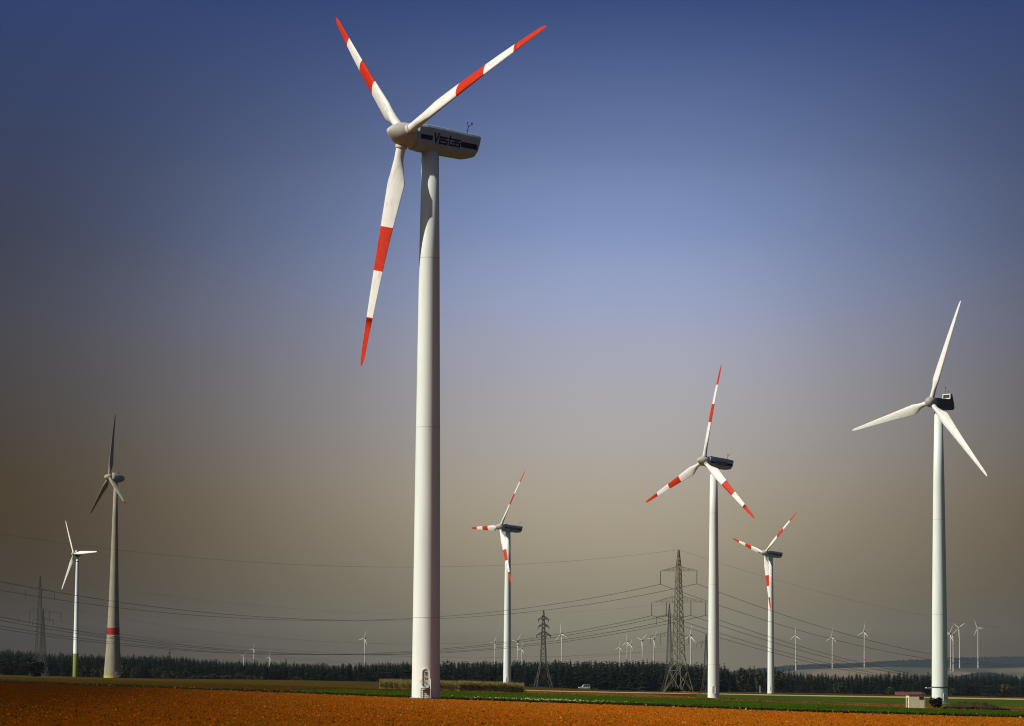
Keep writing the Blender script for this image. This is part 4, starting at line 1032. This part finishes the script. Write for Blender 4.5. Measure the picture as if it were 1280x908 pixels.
def barn():
    b = foot(1135.5, 1480); s = 1480 / FPX; w = 34 * s
    r = empty('barn', b, math.radians(-6), 'long low barn with dull red roof behind the transformer hut', 'barn')
    BW = mat('grey_barn_boards', (.16, .13, .10), (.11, .09, .07), .8, .9, (6, 6, .3))
    top = (proj(b)[1] - 865.2) * s; ev = top - 1.9
    mb = MB(); mb.box((0, 0, ev / 2 - .3), (w * .96, 5.0, ev + .6)); mb.add([(-w * .48, -2.5, ev), (-w * .48, 2.5, ev), (-w * .48, 0, top - .15)], [(0, 1, 2)]); mb.add([(w * .48, -2.5, ev), (w * .48, 2.5, ev), (w * .48, 0, top - .15)], [(0, 2, 1)]); link('wall', mb.mesh('wall', [BW]), r)
    TILE = mat('dull_red_tiles', (.17, .070, .055), (.12, .05, .042), 1.5, .9, (1, 1, 1))
    mb = MB()
    for sg in (-1, 1):
        nseg = 11
        for k in range(nseg):
            x0 = -w / 2 + w * k / nseg + .03; x1 = -w / 2 + w * (k + 1) / nseg - .03; dzz = rng.uniform(0, .05)
            mb.add([(x0, sg * 3.0, ev - .25 + dzz), (x1, sg * 3.0, ev - .25 + dzz), (x1, 0, top + dzz), (x0, 0, top + dzz), (x0, sg * 3.0, ev - .4 + dzz), (x1, sg * 3.0, ev - .4 + dzz), (x1, 0, top - .14 + dzz), (x0, 0, top - .14 + dzz)],
                   [(0, 1, 2, 3), (7, 6, 5, 4), (0, 4, 5, 1), (1, 5, 6, 2), (2, 6, 7, 3), (3, 7, 4, 0)])
    rf = link('roof', mb.mesh('roof', [TILE]), r)
    mb = MB(); mb.bar((-w / 2, 0, top + .08), (w / 2, 0, top + .08), .3, .16); mb.box((w * .18, 0, top + .2), (.6, .5, .5)); mb.box((-w * .18, 0, top + .2), (.5, .5, .4)); link('ridge', mb.mesh('ridge', [TILE]), rf)
    mb = MB(); mb.box((-w * .1, -2.53, ev * .4), (2.6, .06, ev * .8)); link('door', mb.mesh('door', [DARK]), r)
    # pale round tank beside it
    b2 = foot(1154, 1450); t = MB(); hh = (proj(b2)[1] - 866) * 1450 / FPX; rr = .95
    t.lathe([(rr, 0), (rr, hh - .6), (rr * .8, hh - .2), (rr * .4, hh), (.1, hh + .05)], 16); e = empty('water_tank', b2, 0, 'pale upright tank at the right end of the barn', 'tank'); link('tank_body', t.mesh('tank_body', [mat('pale_tank_paint', (.52, .47, .34), (.42, .38, .28), 1, .8)]), e)
    t = MB(); t.lathe([(rr + .06, hh - .75), (rr + .08, hh - .6), (rr + .02, hh - .5)], 16); link('rim', t.mesh('rim', [STEEL]), e)
barn()

TYRE = mat('tyre_rubber', (.015, .015, .015), (.025, .025, .025), 6, .9); GLASS = mat('dark_car_glass', (.015, .02, .025), None, rough=.35, spec=.3)
RIMM = mat('pale_wheel_rim', (.55, .55, .52), (.4, .4, .38), 4, .4, metallic=.3)
def wheel(parent, x, y, r):
    t = MB(); t.lathe([(r * .62, -.12), (r * .95, -.12), (r, -.06), (r, .06), (r * .95, .12), (r * .62, .12)], 20, 'Y', cap=False); w = link('wheel', t.mesh('tyre', [TYRE]), parent); w.location = (x, y, r)
    t = MB(); t.lathe([(r * .64, -.09), (r * .64, .09)], 16, 'Y'); link('rim', t.mesh('rim', [RIMM]), w)
def offroader(px, D, rz, paint, label):
    b = foot(px, D); r = empty('parked_car', b, rz, label, 'car')
    def prof(y, sh=0): return [(-2.1, y, .55), (-2.15, y, .85), (-2.05, y, 1.05), (-.95, y, 1.14), (1.95, y, 1.12), (2.0, y, .9), (1.95, y, .5)]
    mb = MB(); mb.loft([prof(-.86), prof(-.9), prof(.9), prof(.86)], smooth=False); body = link('body', mb.mesh('body', [paint]), r)
    cab = [(-.92, 1.10), (-.42, 1.80), (-.2, 1.88), (1.70, 1.88), (1.92, 1.80), (1.95, 1.10)]
    mb = MB(); mb.loft([[(x, y * (1 - .12 * (z - 1.1)), z) for x, z in cab] for y in (-.84, .84)], smooth=False); cabo = link('cab', mb.mesh('cab', [paint]), r)
    for sg in (-1, 1):
        for q in ([(-.72, 1.2), (-.36, 1.72), (.15, 1.76), (.15, 1.2)], [(.28, 1.2), (.28, 1.76), (.98, 1.76), (.98, 1.2)], [(1.12, 1.2), (1.12, 1.76), (1.72, 1.74), (1.80, 1.2)]):
            mb = MB(); plate(mb, [(x, z) for x, z in q], sg * .775 , sg * .868); link('side_window', mb.mesh('side_window', [GLASS]), cabo)
        mb = MB(); mb.box((-2.12, sg * .62, .86), (.08, .24, .16)); link('headlight', mb.mesh('headlight', [RIMM]), r)
    mb = MB(); mb.box((-2.2, 0, .55), (.14, 1.7, .18)); link('bumper', mb.mesh('bumper', [DARK]), r)
    for x in (-1.35, 1.3):
        for y in (-.80, .80): wheel(r, x, y, .39)
    return b
offroader(730.5, 1290, math.radians(8), mat('white_car_paint', (.72, .74, .72), (.66, .68, .66), 2, .35, spec=.5), 'white off-road car parked on the earth before the forest')
offroader(149.8, 1800, math.radians(62), mat('black_green_car_paint', (.012, .018, .015), (.02, .024, .02), 2, .7, spec=.15), 'dark car parked at the foot of the concrete turbine')
def trailer():
    b = foot(744.5, 1286); r = empty('small_trailer', b, math.radians(8), 'small dark trailer right of the white off-road car', 'trailer')
    mb = MB(); mb.loft([[(-.8, y, .5), (.8, y, .5), (.9, y, .95), (-.9, y, .95)] for y in (-.6, .6)], smooth=False); mb.box((0, 0, .46), (1.5, 1.1, .08)); link('tub', mb.mesh('tub', [DARK]), r)
    mb = MB(); mb.bar((-.75, 0, .48), (-1.9, 0, .45), .08); link('drawbar', mb.mesh('drawbar', [DARK]), r)
    for y in (-.72, .72): wheel(r, 0, y, .3)
trailer()
def post(px, D, h, label, m):
    b = foot(px, D); r = empty('marker_post', b, 0, label, 'post')
    mb = MB(); mb.loft([[(-.2, -.2, -.3), (.2, -.2, -.3), (.2, .2, -.3), (-.2, .2, -.3)], [(-.18, -.18, h - .2), (.18, -.18, h - .2), (.18, .18, h - .2), (-.18, .18, h - .2)], [(-.06, -.06, h), (.06, -.06, h), (.06, .06, h), (-.06, .06, h)]], smooth=False); link('shaft', mb.mesh('shaft', [m]), r)
    mb = MB(); mb.box((0, 0, h * .82), (.42, .42, .18)); link('band', mb.mesh('band', [DARK]), r)
post(950, 1500, 3.2, 'pale post left of the small red banded turbine foot', mat('pale_post', (.45, .43, .36), (.38, .36, .30), 2, .8))
post(882, 1200, 1.6, 'short dark post between biggest pylon and red banded turbine', STEEL_D)

# ------------------------------------------------------------------ hazy air over the whole plain
def haze():
    mb = MB(); zlo = float(ZZ.min()) - 12; zhi = 260.0
    mb.box((0, 8300, (zlo + zhi) / 2), (16400, 17800, zhi - zlo))
    m = bpy.data.materials.new('hazy_air'); m.use_nodes = True; nt = m.node_tree; nt.nodes.clear()
    o = nt.nodes.new('ShaderNodeOutputMaterial'); v = nt.nodes.new('ShaderNodeVolumePrincipled'); nt.links.new(v.outputs[0], o.inputs['Volume'])
    v.inputs['Color'].default_value = (.70, .80, .98, 1); v.inputs['Density'].default_value = HAZE_DENSITY; v.inputs['Anisotropy'].default_value = 0.0
    ob = link('haze', mb.mesh('haze', [m])); tag(ob, 'thin haze lying over the whole plain', 'haze', kind='stuff')
HAZE_DENSITY = 1.15e-5
haze()
